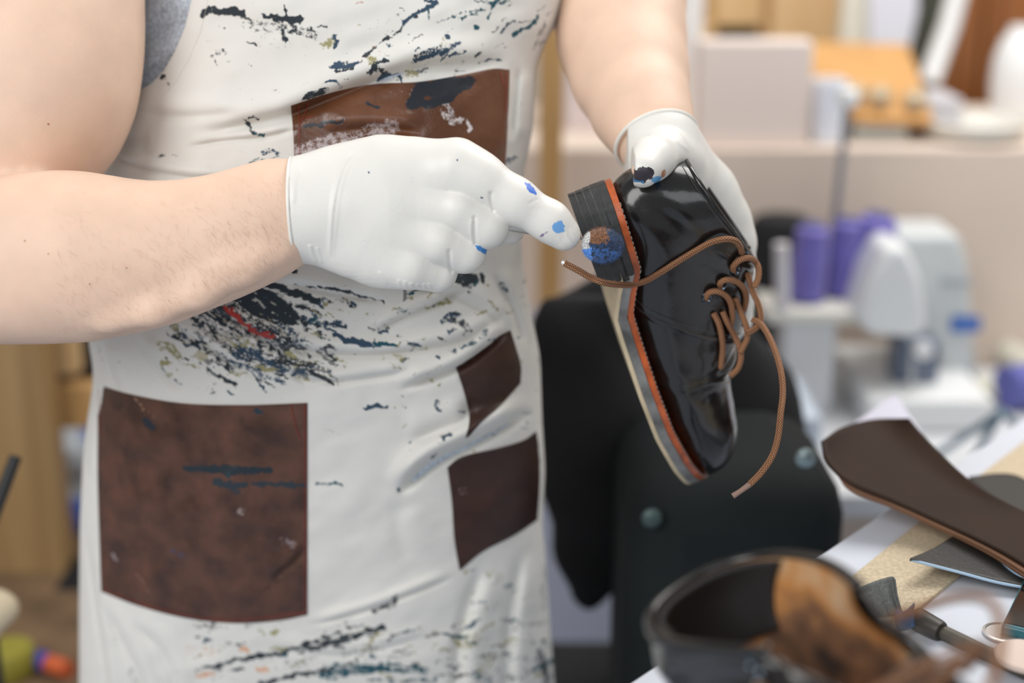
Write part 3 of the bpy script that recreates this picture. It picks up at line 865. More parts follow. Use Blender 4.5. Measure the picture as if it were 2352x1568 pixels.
def cloth():
    # shirt
    ny, nt = 260, 220
    ys = np.linspace(-330, 1400, ny)[:, None]; th = np.linspace(-math.pi * .98, math.pi * .98, nt)[None]
    px, d = torso_theta(th + 0 * ys, ys + 0 * th)
    py = ys + 0 * th
    L_, R_ = edges(py); cx = (L_ + R_) / 2
    px2 = cx + (px - cx) * .985
    fold = .004 * np.sin(py / 17 + 1.5 * np.sin(px / 50) + px / 60.) * sstep(520, 380, px) + .004 * (vnoise(px / 30, py / 16, 9) - .5) * sstep(600, 400, px)
    w = P(px2, py, d + .0085 - fold)
    mesh('shirt', w.reshape(-1, 3), grid_faces(ny, nt), M['greyshirt'], person, solid=.0012)
    # apron
    ny, nt = 700, 560
    ys = np.linspace(-330, 1930, ny)
    eT = [(-330, 560), (-100, 455), (0, 441), (60, 427), (120, 402), (165, 376), (192, 350), (218, 306), (250, 280), (300, 262)]
    thL = np.empty(ny)
    for i, y in enumerate(ys):
        ex = tab(y, eT)
        t0 = float(theta_of(np.array(ex), np.array(y)))
        if y < 290:
            thL[i] = t0
        else:
            t1 = float(theta_of(np.array(tab(290, eT)), np.array(290.)))
            u = sstep(290, 470, y)
            thL[i] = t1 * (1 - u) + (-math.pi * .80) * u
    thR = np.full(ny, math.pi * .70)
    # dense columns on the front, sparse behind
    u = np.linspace(0, 1, nt)[None]
    th = thL[:, None] * (1 - u) + thR[:, None] * u
    py = ys[:, None] + 0 * th
    px, d = torso_theta(th, py)
    front = np.cos(th) > 0
    fo = folds(px, py) * np.where(front, 1, 0) ** 1.0 * np.clip(np.cos(th) * 5, 0, 1)
    sideamt = 1 - np.clip(np.cos(th) * 5, 0, 1)
    w = P(px, py, d - fo + sideamt * .0)
    col = stain(px, py, STROKES)
    # faint general grime
    col[~front] = (.06, .06, .06, 0)
    uv = np.stack([px / F, py / F], -1)
    ap = mesh('apron', w.reshape(-1, 3), grid_faces(ny, nt), M['canvas'], person, uv=uv.reshape(-1, 2), col=col.reshape(-1, 4),
              solid=.0012, label='off-white canvas apron smeared with dark paint, with brown leather pockets')
    # hem stitch line beside the armhole edge
    pts = []
    for y in np.arange(-60, 300, 6.0):
        e = tab(y, eT); sl = (tab(y + 8, eT) - tab(y - 8, eT)) / 16
        n = math.hypot(1, sl)
        x, yy = e + 36 / n, y - 36 * sl / n * 1.0
        pts.append((x, yy))
    pts = np.array(pts)
    dd = front_depth(pts[:, 0], pts[:, 1])
    mb = MB()
    W = P(pts[:, 0], pts[:, 1], dd - .0007)
    for i in range(0, len(W) - 1):
        mb.tube([W[i], W[i] * .35 + W[i + 1] * .65], .00022, 5)
    mb.build('hem_stitching', mat('ecru_thread', (.45, .42, .36), .9), ap)

    def pocket(top, bottom, left, right, name_label, strokes=LSTROKES, m=M['leather'], n=110, off=.0016):
        """Coons patch between four border curves (left/right run downwards)"""
        def rs(c):
            c = catmull(c, 12); s = np.r_[0, np.cumsum(np.linalg.norm(np.diff(c, axis=0), axis=1))]
            t = np.linspace(0, s[-1], n)
            return np.stack([np.interp(t, s, c[:, 0]), np.interp(t, s, c[:, 1])], 1)
        tp, bt, lf, rt = rs(top), rs(bottom), rs(left), rs(right)
        u = np.linspace(0, 1, n)[None, :, None]; v = np.linspace(0, 1, n)[:, None, None]
        S = (1 - v) * tp[None] + v * bt[None] + (1 - u) * lf[:, None] + u * rt[:, None] - (
            (1 - u) * (1 - v) * tp[0] + u * (1 - v) * tp[-1] + (1 - u) * v * bt[0] + u * v * bt[-1])
        px, py = S[..., 0], S[..., 1]
        U = u[..., 0] + 0 * v[..., 0]; Vv = v[..., 0] + 0 * u[..., 0]
        sag = .003 * np.sin(math.pi * U) * np.sin(math.pi * Vv)
        d = front_depth(px, py) - off - sag
        w = P(px, py, d)
        col = stain(px, py, strokes, 40)
        # thick sheet: front face plus back face and rim
        nv = n * n
        back = P(px, py, d + .0013)
        vv = np.concatenate([w.reshape(-1, 3), back.reshape(-1, 3)])
        ff = grid_faces(n, n)
        rim = []
        b = list(range(n)) + [i * n + n - 1 for i in range(1, n)] + [(n - 1) * n + i for i in range(n - 2, -1, -1)] + [i * n for i in range(n - 2, 0, -1)]
        for i in range(len(b)):
            a0, a1 = b[i], b[(i + 1) % len(b)]
            rim.append((a1, a0, a0 + nv, a1 + nv))
        faces = np.concatenate([ff, ff[:, ::-1] + nv, np.array(rim)])
        o = mesh('leather_pocket', vv, faces, m, ap, uv=np.concatenate([S.reshape(-1, 2) / F] * 2), col=np.concatenate([col.reshape(-1, 4)] * 2), sharp=50, label=name_label)
        return px, py, d

    def stitches(line, dd=.0026, step=7):
        sb = MB()
        c = catmull(line, 10); s = np.r_[0, np.cumsum(np.linalg.norm(np.diff(c, axis=0), axis=1))]
        t = np.arange(0, s[-1], step); x = np.interp(t, s, c[:, 0]); y = np.interp(t, s, c[:, 1])
        x2 = np.interp(t + step * .65, s, c[:, 0]); y2 = np.interp(t + step * .65, s, c[:, 1])
        a = P(x, y, front_depth(x, y) - dd); b = P(x2, y2, front_depth(x2, y2) - dd)
        for i in range(len(a)):
            sb.tube([a[i], b[i]], .00035, 5)
        sb.build('stitching', M['redthread'], ap, label='red thread stitching at the edge of a leather pocket')
    pocket([(218, 880), (300, 905), (420, 926), (560, 930), (706, 925)], [(232, 1358), (320, 1392), (430, 1420), (540, 1431), (640, 1425), (706, 1412)],
           [(218, 880), (224, 960), (224, 1100), (228, 1240), (232, 1358)], [(706, 925), (706, 1100), (706, 1280), (706, 1412)],
           'large worn brown leather pocket with dark streaks')
    stitches([(700, 930), (701, 1100), (701, 1405)]); stitches([(668, 930), (678, 975), (690, 1010)]); stitches([(236, 1354), (322, 1385), (432, 1413), (540, 1424), (700, 1406)]); stitches([(226, 895), (229, 1000)])
    pocket([(668, 243), (760, 213), (860, 193), (960, 188), (1060, 172), (1130, 158), (1171, 160)], [(683, 500), (850, 520), (1010, 515), (1153, 490)],
           [(668, 243), (673, 300), (677, 380), (683, 500)], [(1171, 160), (1168, 260), (1161, 380), (1153, 490)],
           'chestnut leather chest pocket with black and whitish polish smears',
           m=mat('chestnut_pocket_leather', (.125, .048, .022), .33, spec=.5, var=.35, var_scale=22, bump=.25, bump_scale=260, paint=True, detail=8, rough_var=.12))
    stitches([(686, 245), (688, 300), (688, 368)]); stitches([(708, 238), (700, 262), (690, 285)]); stitches([(1163, 170), (1161, 260)]); stitches([(1150, 168), (1158, 200)])
    dark = mat('dark_pocket_leather', (.036, .015, .010), .45, spec=.4, var=.4, var_scale=26, bump=.2, bump_scale=300, paint=True, detail=8)
    pocket([(1047, 843), (1090, 808), (1130, 780), (1173, 758)], [(1068, 1014), (1110, 965), (1150, 930), (1196, 880)],
           [(1047, 843), (1066, 900), (1078, 960), (1068, 1014)], [(1173, 758), (1186, 800), (1197, 840), (1196, 880)],
           'upper part of the side leather pocket above the apron fold', m=dark, n=50, strokes=[], off=.0022)
    pocket([(1028, 1073), (1062, 1048), (1140, 1030), (1200, 1012), (1232, 990)], [(1056, 1310), (1110, 1266), (1180, 1230), (1243, 1188)],
           [(1028, 1073), (1038, 1150), (1044, 1240), (1056, 1310)], [(1232, 990), (1244, 1060), (1246, 1120), (1243, 1188)],
           'lower part of the side leather pocket below the apron fold', m=dark, n=60, strokes=[([(1060, 1120), (1065, 1130)], 14, .4, (.2, .12, .13))], off=.0022)
    # trousers
    f = Field((-.36, .15, .95), (.12, 1.75, 2.1), .009)
    hip = wc(np.array([P(735, 1350, 1.28)]))[0]
    hw_ = P(735, 1350, 1.28)
    for sx in (-1, 1):
        pts = [(hw_[0] + sx * .07, hw_[1], .90), (hw_[0] + sx * .085, hw_[1] + .01, .75), (hw_[0] + sx * .10, hw_[1] + .02, .48), (hw_[0] + sx * .115, hw_[1] + .03, .10), (hw_[0] + sx * .115, hw_[1] + .03, .05)]
        rr = [.085, .088, .066, .055, .055]
        c = wc(np.array(pts))
        for i in range(4):
            f.cone(c[i], c[i + 1], rr[i], rr[i + 1], k=.02)
    f.cone(wc(np.array([[hw_[0] - .06, hw_[1], .93]]))[0], wc(np.array([[hw_[0] + .06, hw_[1], .93]]))[0], .088, .088, k=.03)
    v, w, q = f.mesh()
    w[:, 2] = np.maximum(w[:, 2], 0.012)
    mesh('trousers', w, q, M['denim'], person)
    for sx in (-1, 1):
        bx, by = hw_[0] + sx * .115, hw_[1] + .03
        mb = MB().tube(catmull([(bx, by + .05, .045), (bx, by, .06), (bx + sx * .01, by - .10, .04), (bx + sx * .012, by - .19, .03)], 6),
                       list(np.interp(np.linspace(0, 1, 19), [0, .4, .85, 1], [.035, .045, .038, .012])), 20)
        vv = np.array(mb.v); vv[:, 2] = np.maximum(vv[:, 2], 0.0)
        mesh('shoe', vv, mb.f, mat('work_shoe', (.03, .03, .03), .5), person)


# ==================================================================== BOOTS
M['patent'] = mat('black_polished_leather', (.008, .0075, .0075), .2, spec=.45, coat=.35, coat_rough=.08, bump=.18, bump_scale=60, var=.3, var_scale=60, rough_var=.06)
M['patent2'] = mat('black_facing_leather', (.008, .0075, .0075), .2, spec=.45, coat=.35, coat_rough=.1, bump=.22, bump_scale=90)
M['inside'] = mat('dark_lining', (.03, .022, .018), .8, var=.4, var_scale=40)
M['rubber'] = mat('stacked_heel_leather', (.028, .029, .030), .62, var=.35, var_scale=160, bump=.2, bump_scale=600)
M['rubberline'] = mat('heel_layer_seam', (.14, .13, .12), .8)
M['midsole'] = mat('scuffed_sole_edge', (.15, .15, .148), .5, var=.6, var_scale=45, detail=8, bump=.3, bump_scale=400)
M['outsole'] = mat('tan_outsole', (.52, .43, .29), .8, var=.18, var_scale=50, bump=.4, bump_scale=120)
M['welt'] = mat('burnt_orange_welt', (.42, .085, .018), .38, var=.45, var_scale=60, coat=.3, bump=.3, bump_scale=200)
M['thread'] = mat('grey_welt_thread', (.30, .28, .26), .6)
M['blackthread'] = mat('black_thread', (.07, .06, .055), .6)
M['eyelet'] = mat('dark_gunmetal', (.10, .12, .14), .18, metal=1)
M['metal'] = mat('steel', (.55, .56, .57), .25, metal=1)


def lace_mat():
    m = mat('brown_braided_lace', (.30, .125, .055), .75)
    nt = m.node_tree; N = nt.nodes; L = nt.links; b = N['Principled BSDF']
    uv = N.new('ShaderNodeUVMap'); uv.uv_map = 'uv'
    sep = N.new('ShaderNodeSeparateXYZ'); L.new(uv.outputs[0], sep.inputs[0])

    def wave(sgn):
        a = N.new('ShaderNodeMath'); a.operation = 'MULTIPLY'; a.inputs[1].default_value = sgn * 7 * 2 * math.pi; L.new(sep.outputs[0], a.inputs[0])
        c = N.new('ShaderNodeMath'); c.operation = 'MULTIPLY_ADD'; c.inputs[1].default_value = 2 * math.pi / .0021
        L.new(sep.outputs[1], c.inputs[0]); L.new(a.outputs[0], c.inputs[2])
        s_ = N.new('ShaderNodeMath'); s_.operation = 'SINE'; L.new(c.outputs[0], s_.inputs[0])
        return s_
    w1, w2 = wave(1), wave(-1)
    mx = N.new('ShaderNodeMath'); mx.operation = 'MAXIMUM'; L.new(w1.outputs[0], mx.inputs[0]); L.new(w2.outputs[0], mx.inputs[1])
    r = N.new('ShaderNodeValToRGB'); r.color_ramp.elements[0].position = .25; r.color_ramp.elements[1].position = .8
    r.color_ramp.elements[0].color = (.075, .03, .014, 1); r.color_ramp.elements[1].color = (.46, .215, .10, 1)
    L.new(mx.outputs[0], r.inputs['Fac']); L.new(r.outputs['Color'], b.inputs['Base Color'])
    bp = N.new('ShaderNodeBump'); bp.inputs['Strength'].default_value = .7; bp.inputs['Distance'].default_value = .0005
    L.new(mx.outputs[0], bp.inputs['Height']); L.new(bp.outputs[0], b.inputs['Normal'])
    return m


M['lace'] = lace_mat()

ZX = [0, .064, .080, .098, .12, .165, .205, .245, .270, .288]
ZZ = [.031, .029, .020, .0115, .0105, .0095, .0105, .016, .0215, .0275]


def zr(x):
    return np.interp(x, ZX, ZZ)


STN = np.array([  # Bx Bz Tx Tz W
    (.2815, .032, .282, .036, .004), (.279, .028, .277, .050, .019), (.270, .024, .267, .063, .031), (.252, .018, .247, .072, .041),
    (.225, .013, .222, .075, .0465), (.195, .0125, .196, .080, .047), (.160, .014, .172, .092, .043), (.125, .020, .152, .104, .038),
    (.085, .028, .136, .112, .0345), (.045, .031, .124, .118, .033), (.014, .034, .115, .122, .032), (.003, .052, .110, .124, .031),
    (.003, .076, .106, .126, .031), (.010, .098, .104, .127, .031)])
STN[:10, 1] = zr(STN[:10, 0]) + .003
TC = catmull(STN, 16)


def stat(t):
    t = np.clip(np.asarray(t, float), 0, 13) * 16
    i = np.clip(np.floor(t).astype(int), 0, len(TC) - 2); f = (t - i)[..., None]
    return TC[i] * (1 - f) + TC[i + 1] * f


def S(t, ph, off=0.0, scale=1.0):
    q = stat(t)
    c = np.stack([(q[..., 0] + q[..., 2]) / 2, (q[..., 1] + q[..., 3]) / 2], -1)
    a = np.stack([(q[..., 2] - q[..., 0]) / 2, (q[..., 3] - q[..., 1]) / 2], -1)
    co, si = np.cos(ph), np.sin(ph)
    cc = np.sign(co) * np.abs(co) ** .92; ss = np.sign(si) * np.abs(si) ** .85
    lat = q[..., 4] * ss * (1 - .14 * co) * scale
    p = np.stack([c[..., 0] + a[..., 0] * cc * scale, -lat, c[..., 1] + a[..., 1] * cc * scale], -1)
    if np.any(off):
        e = .02
        dt = S(np.clip(t + e, 0, 13), ph) - S(np.clip(t - e, 0, 13), ph); dp = S(t, ph + e) - S(t, ph - e)
        n = np.cross(dt, dp); n /= np.linalg.norm(n, axis=-1, keepdims=True) + 1e-12
        cen = np.stack([c[..., 0], 0 * c[..., 0], c[..., 1]], -1)
        n = np.where((((p - cen) * n).sum(-1) < 0)[..., None], -n, n)
        p = p + n * np.asarray(off)[..., None] if np.ndim(off) else p + n * off
    return p


def bumps(t, ph):
    """creases and dents in the vamp leather, metres outward"""
    b = -.0016 * np.exp(-((t - 6.0 - .25 * np.cos(ph * 2)) / .16) ** 2) - .0013 * np.exp(-((t - 5.4 + .3 * np.cos(ph * 2)) / .14) ** 2)
    b = b + .0014 * np.exp(-((t - 5.75) / .16) ** 2)
    return b * (np.cos(ph / 2) ** 2 + .25) + .0012 * (vnoise(t * 1.7, ph * 1.3 + 9, 4) - .5)


def SOLEW(x):
    return np.interp(x, [0, .003, .010, .022, .045, .075, .110, .145, .175, .200, .225, .245, .262, .274, .282, .287, .2895],
                     [0, .012, .0225, .029, .0325, .0325, .033, .040, .0475, .0500, .0485, .0440, .0370, .0285, .0200, .0110, 0])


def slab(x0, x1, zlo, zhi, grow=0.0, n=60):
    """sole shaped slab in boot coordinates"""
    xs = .5 - .5 * np.cos(np.linspace(0, math.pi, n)); xs = x0 + (x1 - x0) * xs
    v = []; f = []
    for x in xs:
        w = max(.0004, float(SOLEW(np.clip(x, 0, .2895))) + grow) if (grow <= 0 or SOLEW(np.clip(x, 0, .2895)) > 0) else .0004
        a, b = zlo(x), zhi(x)
        v += [(x, -w, a), (x, -w, b), (x, w, b), (x, w, a)]
    for i in range(n - 1):
        o = i * 4
        for j in range(4):
            f.append((o + j, o + (j + 1) % 4, o + 4 + (j + 1) % 4, o + 4 + j))
    f.append((3, 2, 1, 0)); o = (n - 1) * 4; f.append((o, o + 1, o + 2, o + 3))
    return np.array(v), f


def make_boot(root, xf, lining, open_amt=0.0, soft=0.0, gape=False):
    nt, nph = 150, 96
    t = np.linspace(0, 13, nt)[:, None]; ph = np.linspace(0, 2 * math.pi, nph, endpoint=False)[None]
    t = t + 0 * ph; ph = ph + 0 * t
    p = S(t, ph, bumps(t, np.where(ph > math.pi, 2 * math.pi - ph, ph)))

    def wrap_faces(nr, nc):
        i = np.arange(nr - 1)[:, None] * nc; j = np.arange(nc)[None]; j2 = (j + 1) % nc
        return np.stack([i + j, i + j2, i + nc + j2, i + nc + j], -1).reshape(-1, 4)

    def put(name, v, f, m, parent=root, **k):
        return mesh(name, xf(np.asarray(v).reshape(-1, 3)), f, m, parent, **k)
    ff = wrap_faces(nt, nph).tolist(); ff.append(tuple(range(nph))[::-1])
    # the vamp: ends under the quarters
    nv = 118
    fi = ff[:-1]
    if gape:   # throat laid open
        tv = t.ravel(); pv = np.where(ph > math.pi, ph - 2 * math.pi, ph).ravel()
        keep = lambda q: not (tv[q[0]] > 8.4 and abs(pv[q[0]]) < .80)
        ff = [q for q in fi if keep(q)] + [ff[-1]]
        fi = [q for q in fi if keep(q)]
    put('vamp', p, ff, M['patent'])
    pin = S(t, ph, 0, .93)
    put('lining', pin, [tuple(q[::-1]) for q in fi], lining)
    # rolled collar edge
    cph = np.linspace(0.30 + (.5 if gape else 0), 2 * math.pi - .30 - (.5 if gape else 0), 90)
    c1 = S(np.full(90, 13.0), cph, .0006)
    v, f, _ = tube_geo(c1, .0022, 10)
    put('collar_edge', v, f, M['patent2'])
    # quarters
    na, nb = 80, 60
    a = np.linspace(0, 1, na)[:, None]; b = np.linspace(0, 1, nb)[None]
    for sgn in (1, -1):
        tl = 6.55 + .25 * b + 1.15 * b ** 2 + .55 * np.sin(math.pi * b) ** 2 * .6
        tt = tl + (13 - tl) * a
        pf = np.interp(tt, [6.5, 7.2, 8, 9, 13], [.62, .46, .40, .36, .30]) + open_amt * sstep(7, 13, tt)
        pp = pf + (math.pi - pf) * (b + 0 * a)
        rnd = .0007 * (vnoise(tt * 1.3, pp * 2 + 4, 8) - .5) * 2 + soft * (vnoise(tt * .9, pp * 1.5 + 14, 18) - .5)
        # ankle dents
        rnd = rnd - .0022 * np.exp(-((tt - 10.8) / .5) ** 2 - ((pp - 2.1) / .35) ** 2) + .0012 * np.exp(-((tt - 11.6) / .4) ** 2 - ((pp - 1.9) / .4) ** 2)
        edge = np.minimum(np.minimum(a, (1 - a)) * 30, np.minimum(b * 18, 1)).clip(0, 1)
        out = S(tt, sgn * pp, .0007 + .0016 * edge ** .5 + rnd)
        inn = S(tt, sgn * pp, .0001 + np.minimum(rnd, 0))
        n0 = na * nb
        bo = list(range(nb)) + [i * nb + nb - 1 for i in range(1, na)] + [(na - 1) * nb + i for i in range(nb - 2, -1, -1)] + [i * nb for i in range(na - 2, 0, -1)]
        rim = [(bo[i], bo[(i + 1) % len(bo)], bo[(i + 1) % len(bo)] + n0, bo[i] + n0) for i in range(len(bo))]
        fq = grid_faces(na, nb)
        fs = (fq.tolist() if sgn < 0 else fq[:, ::-1].tolist())
        fs = fs + [tuple(x + n0 for x in q[::-1]) for q in fs] + rim
        qo = put('quarter', np.concatenate([out.reshape(-1, 3), inn.reshape(-1, 3)]), fs, M['patent2'], sharp=60)
        # seam stitching
        mbv, mbf = [], []

        def stitch_line(ts, ps, offn):
            pts = S(ts, sgn * ps, offn)
            L_ = np.r_[0, np.cumsum(np.linalg.norm(np.diff(pts, axis=0), axis=1))]
            s_ = np.arange(0, L_[-1], .0021)
            P0 = np.stack([np.interp(s_, L_, pts[:, k]) for k in range(3)], 1); P1 = np.stack([np.interp(s_ + .0014, L_, pts[:, k]) for k in range(3)], 1)
            for u0, u1 in zip(P0, P1):
                v, f, _ = tube_geo([u0, u1], .00028, 5)
                bb = len(mbv); mbv.extend(v); mbf.extend([tuple(i + bb for i in q) for q in f])
        bb_ = np.linspace(.02, .99, 90)
        tl1 = 6.55 + .25 * bb_ + 1.15 * bb_ ** 2 + .55 * np.sin(math.pi * bb_) ** 2 * .6
        for dt in (.14, .30):
            tt1 = tl1 + dt
            pf1 = np.interp(tt1, [6.5, 7.2, 8, 9, 13], [.62, .46, .40, .36, .30]) + open_amt * sstep(7, 13, tt1)
            stitch_line(tt1, pf1 + (math.pi - pf1) * bb_, .0026)
        tt2 = np.linspace(6.8, 12.85, 80)
        pf2 = np.interp(tt2, [6.5, 7.2, 8, 9, 13], [.62, .46, .40, .36, .30]) + open_amt * sstep(7, 13, tt2)
        stitch_line(tt2, pf2 + .09, .0026)
        stitch_line(np.full(60, 12.72), np.linspace(.42 + open_amt, 3.0, 60), .0026)
        put('seam_stitching', mbv, mbf, M['blackthread'], qo)
    # tongue
    na, nb = 50, 24
    a = np.linspace(0, 1, na)[:, None]; b = np.linspace(-1, 1, nb)[None]
    tt = 7.0 + (1.9 if gape else 5.9) * a + 0 * b; pp = b * .50 + 0 * a
    pt = S(tt, pp, .0004 + .0012 * (vnoise(tt * 2, pp * 3 + 5, 31) - .5))
    put('tongue', pt, grid_faces(na, nb), M['patent2'], solid=.0022)
    # sole stack
    def Z(o):
        return lambda x: float(zr(x)) + o
    v, f = slab(.060, .2895, Z(-.0105), Z(-.0070), -.0006)
    put('outsole', v, f, M['outsole'], sharp=30, bevel=.0006)
    v, f = slab(.064, .2895, Z(-.0070), Z(.0006), 0)
    put('midsole', v, f, M['midsole'], sharp=30, bevel=.0008)
    v, f = slab(.0, .065, Z(-.0070), Z(.0004), 0)
    put('heel_rand', v, f, M['rubber'], sharp=30, bevel=.0006)
    v, f = slab(.001, .2875, Z(.0006), Z(.0060), -.0012)
    wl = put('welt', v, f, M['welt'], sharp=30, bevel=.0008)
    for side in (-1, 1):
        sv, sf = [], []
        for x in np.arange(.010, .284, .0042):
            x0, x1 = x, x + .0026
            w0, w1 = float(SOLEW(x0)) - .0026, float(SOLEW(x1)) - .0026
            v, f, _ = tube_geo([(x0, side * w0, zr(x0) + .0063), (x1, side * w1, zr(x1) + .0063)], .0006, 6)
            bb = len(sv); sv.extend(v); sf.extend([tuple(i + bb for i in q) for q in f])
        put('welt_stitching', sv, sf, M['thread'], wl)
    hv, hf, lv, lf = [], [], [], []
    n = 4
    for i in range(n):
        z0 = .0245 * i / n; z1 = .0245 * (i + 1) / n
        g = -.0006 * (n - 1 - i)
        v, f = slab(.0, .068 - .0015 * (n - 1 - i), lambda x: z0 + .0004, lambda x: z1 - .0002, g)
        bb = len(hv); hv.extend(v); hf.extend([tuple(k + bb for k in q) for q in f])
        v, f = slab(.0006, .067 - .0015 * (n - 1 - i), lambda x: z1 - .0006, lambda x: z1 + .0008, g - .0004)
        bb = len(lv); lv.extend(v); lf.extend([tuple(k + bb for k in q) for q in f])
    he = put('heel', hv, hf, M['rubber'], sharp=30)
    put('heel_seam', lv, lf, M['rubberline'], he, sharp=30)


def rotvec(v):
    v = np.array(v, float); t = np.linalg.norm(v); k = v / t
    Kx = np.array([[0, -k[2], k[1]], [k[2], 0, -k[0]], [-k[1], k[0], 0]])
    return np.eye(3) + math.sin(t) * Kx + (1 - math.cos(t)) * Kx @ Kx


POSE = [1.6834, 0.5818, 1.3132, 0.0403, -0.1051, 1.0308]
BSC = np.array([.964, .952, .912])


def boot_near():
    ax_ = .045
    Rm = rotvec(POSE[:3]) @ np.array([[1, 0, 0], [0, math.cos(ax_), -math.sin(ax_)], [0, math.sin(ax_), math.cos(ax_)]]); t = np.array(POSE[3:])
    xf = lambda p: cw((p * BSC) @ Rm.T + t)
    root = empty('ankle_boot', xf(np.array([[.12, 0, .05]]))[0], 'polished black leather ankle boot with brown laces, held up in the gloved hand', 'boot')
    make_boot(root, xf, M['inside'])
    bpy.context.view_layer.update()
    # ray casts from the photograph's viewpoint find where laces and eyelets touch the leather
    vs, fs = [], []
    for o in root.children:
        if o.name.split('.')[0] in ('vamp', 'quarter', 'tongue', 'collar_edge', 'heel', 'midsole', 'outsole'):
            mw = o.matrix_world; b = len(vs)
            vs += [mw @ v.co for v in o.data.vertices]; fs += [tuple(i + b for i in p.vertices) for p in o.data.polygons]
    tree = BVHTree.FromPolygons(vs, fs)
    cam = Vector(CAM)

    def hit(x, y):
        d = Vector(P(x, y, 1.0)) - cam; d.normalize()
        loc, nrm, i, dist = tree.ray_cast(cam, d)
        if loc is None:
            return None
        if nrm.dot(d) > 0:
            nrm = -nrm
        return np.array(loc), np.array(nrm), float(wc(np.array([loc]))[0, 2])

    # eyelets
    for (x, y) in ((1708, 585), (1688, 621), (1657, 655), (1624, 683)):
        h = hit(x, y)
        if h is None:
            continue
        loc, nrm, d = h
        mb = MB().lathe(loc - nrm * .001, nrm, [(.0022, .001), (.0022, .0019), (.0031, .0026), (.0042, .0020), (.0046, .0008), (.0022, .0008)], 20)
        mb.build('eyelet', M['eyelet'], root)
    # laces
    def lace(pts, r=.0023, lift=.0028, dflt=1.05):
        ds = []
        for q in pts:
            if len(q) > 2 and q[2] is not None:
                ds.append(q[2]); continue
            h = hit(q[0], q[1])
            l = q[3] if len(q) > 3 else lift
            ds.append(h[2] - l if h else np.nan)
        ds = np.array(ds, float); ok = ~np.isnan(ds)
        if not ok.any():
            ds[:] = dflt
        else:
            ds = np.interp(np.arange(len(ds)), np.where(ok)[0], ds[ok])
        pp = catmull([(q[0], q[1], d * 1000) for q, d in zip(pts, ds)], 8)
        return P(pp[:, 0], pp[:, 1], pp[:, 2] / 1000)

    def build_lace(paths, name='lace', label=None):
        V_, F_, U_ = [], [], []
        for w in paths:
            v, f, uv = tube_geo(w, .0023, 14)
            b = len(V_); V_ += v; F_ += [tuple(i + b for i in q) for q in f]; U_ += uv
        # the seam column is duplicated by shader periodicity
        return mesh(name, V_, F_, M['lace'], root, uv=U_, label=label)

    A = [(1296, 604, .985), (1330, 622, .985), (1358, 638, .987), (1393, 650, .99), (1441, 654), (1480, 646), (1515, 627), (1553, 603), (1594, 578), (1632, 557, None, .006),
         (1664, 549, None, .008), (1687, 552, None, .007), (1699, 565, None, .004), (1705, 584, None, -.001)]
    Bp = [(1684, 624, None, -.001), (1685, 611, None, .003), (1699, 597, None, .006), (1719, 592, None, .006), (1734, 600), (1742, 616), (1741, 640), (1732, 660)]
    B2 = [(1716, 625, None, .0), (1728, 667), (1741, 696), (1747, 718), (1747, 735), (1739, 750), (1722, 762), (1714, 764)]
    C_ = [(1652, 660, None, -.001), (1656, 648, None, .003), (1671, 642, None, .006), (1693, 648, None, .006), (1709, 664, None, .005), (1714, 686, None, .004), (1709, 712, None, .002)]
    D_ = [(1620, 686, None, -.001), (1629, 672, None, .003), (1648, 669, None, .006), (1668, 680, None, .006), (1679, 699, None, .005), (1682, 728, None, .003), (1678, 745, None, .002)]
    E_ = [(1689, 685, None, .002), (1698, 709, None, .005), (1712, 743), (1717, 771), (1708, 795), (1699, 810)]
    F2 = [(1660, 716, None, .002), (1670, 740, None, .005), (1687, 771, None, .007), (1700, 802, None, .008), (1701, 826), (1694, 847), (1677, 864)]
    G_ = [(1639, 719, None, .001), (1651, 743, None, .004), (1658, 774, None, .004), (1660, 805, None, .004), (1655, 845, None, .001)]
    paths = [lace(q) for q in (A, Bp, B2, C_, D_, E_, F2, G_)]
    dH = wc(paths[2][[-10]])[0, 2]
    H_ = [(1728, 733, dH), (1746, 743, dH - .003), (1763, 767, dH - .01), (1780, 805, dH - .02), (1794, 854, dH - .03), (1798, 902, dH - .035), (1793, 950, dH - .04), (1787, 1002, dH - .04),
          (1774, 1046, dH - .04), (1749, 1084, dH - .04), (1722, 1112, dH - .04)]
    paths.append(lace(H_))
    lo = build_lace(paths, 'lace', 'brown braided lace')
    # tips
    MB().tube(P(np.array([1722, 1700, 1683]), np.array([1112, 1128, 1139]), dH - .04), [.0021, .0018, .0021], 10).build('aglet', mat('worn_brown_tip', (.24, .15, .12), .5), lo)
    MB().tube(P(np.array([1297, 1290]), np.array([604.5, 601]), .985), [.0020, .0012], 10).build('aglet', mat('pale_metal_tip', (.75, .75, .75), .3, metal=.4), lo, label='pale metal lace tip')
    return root, hit


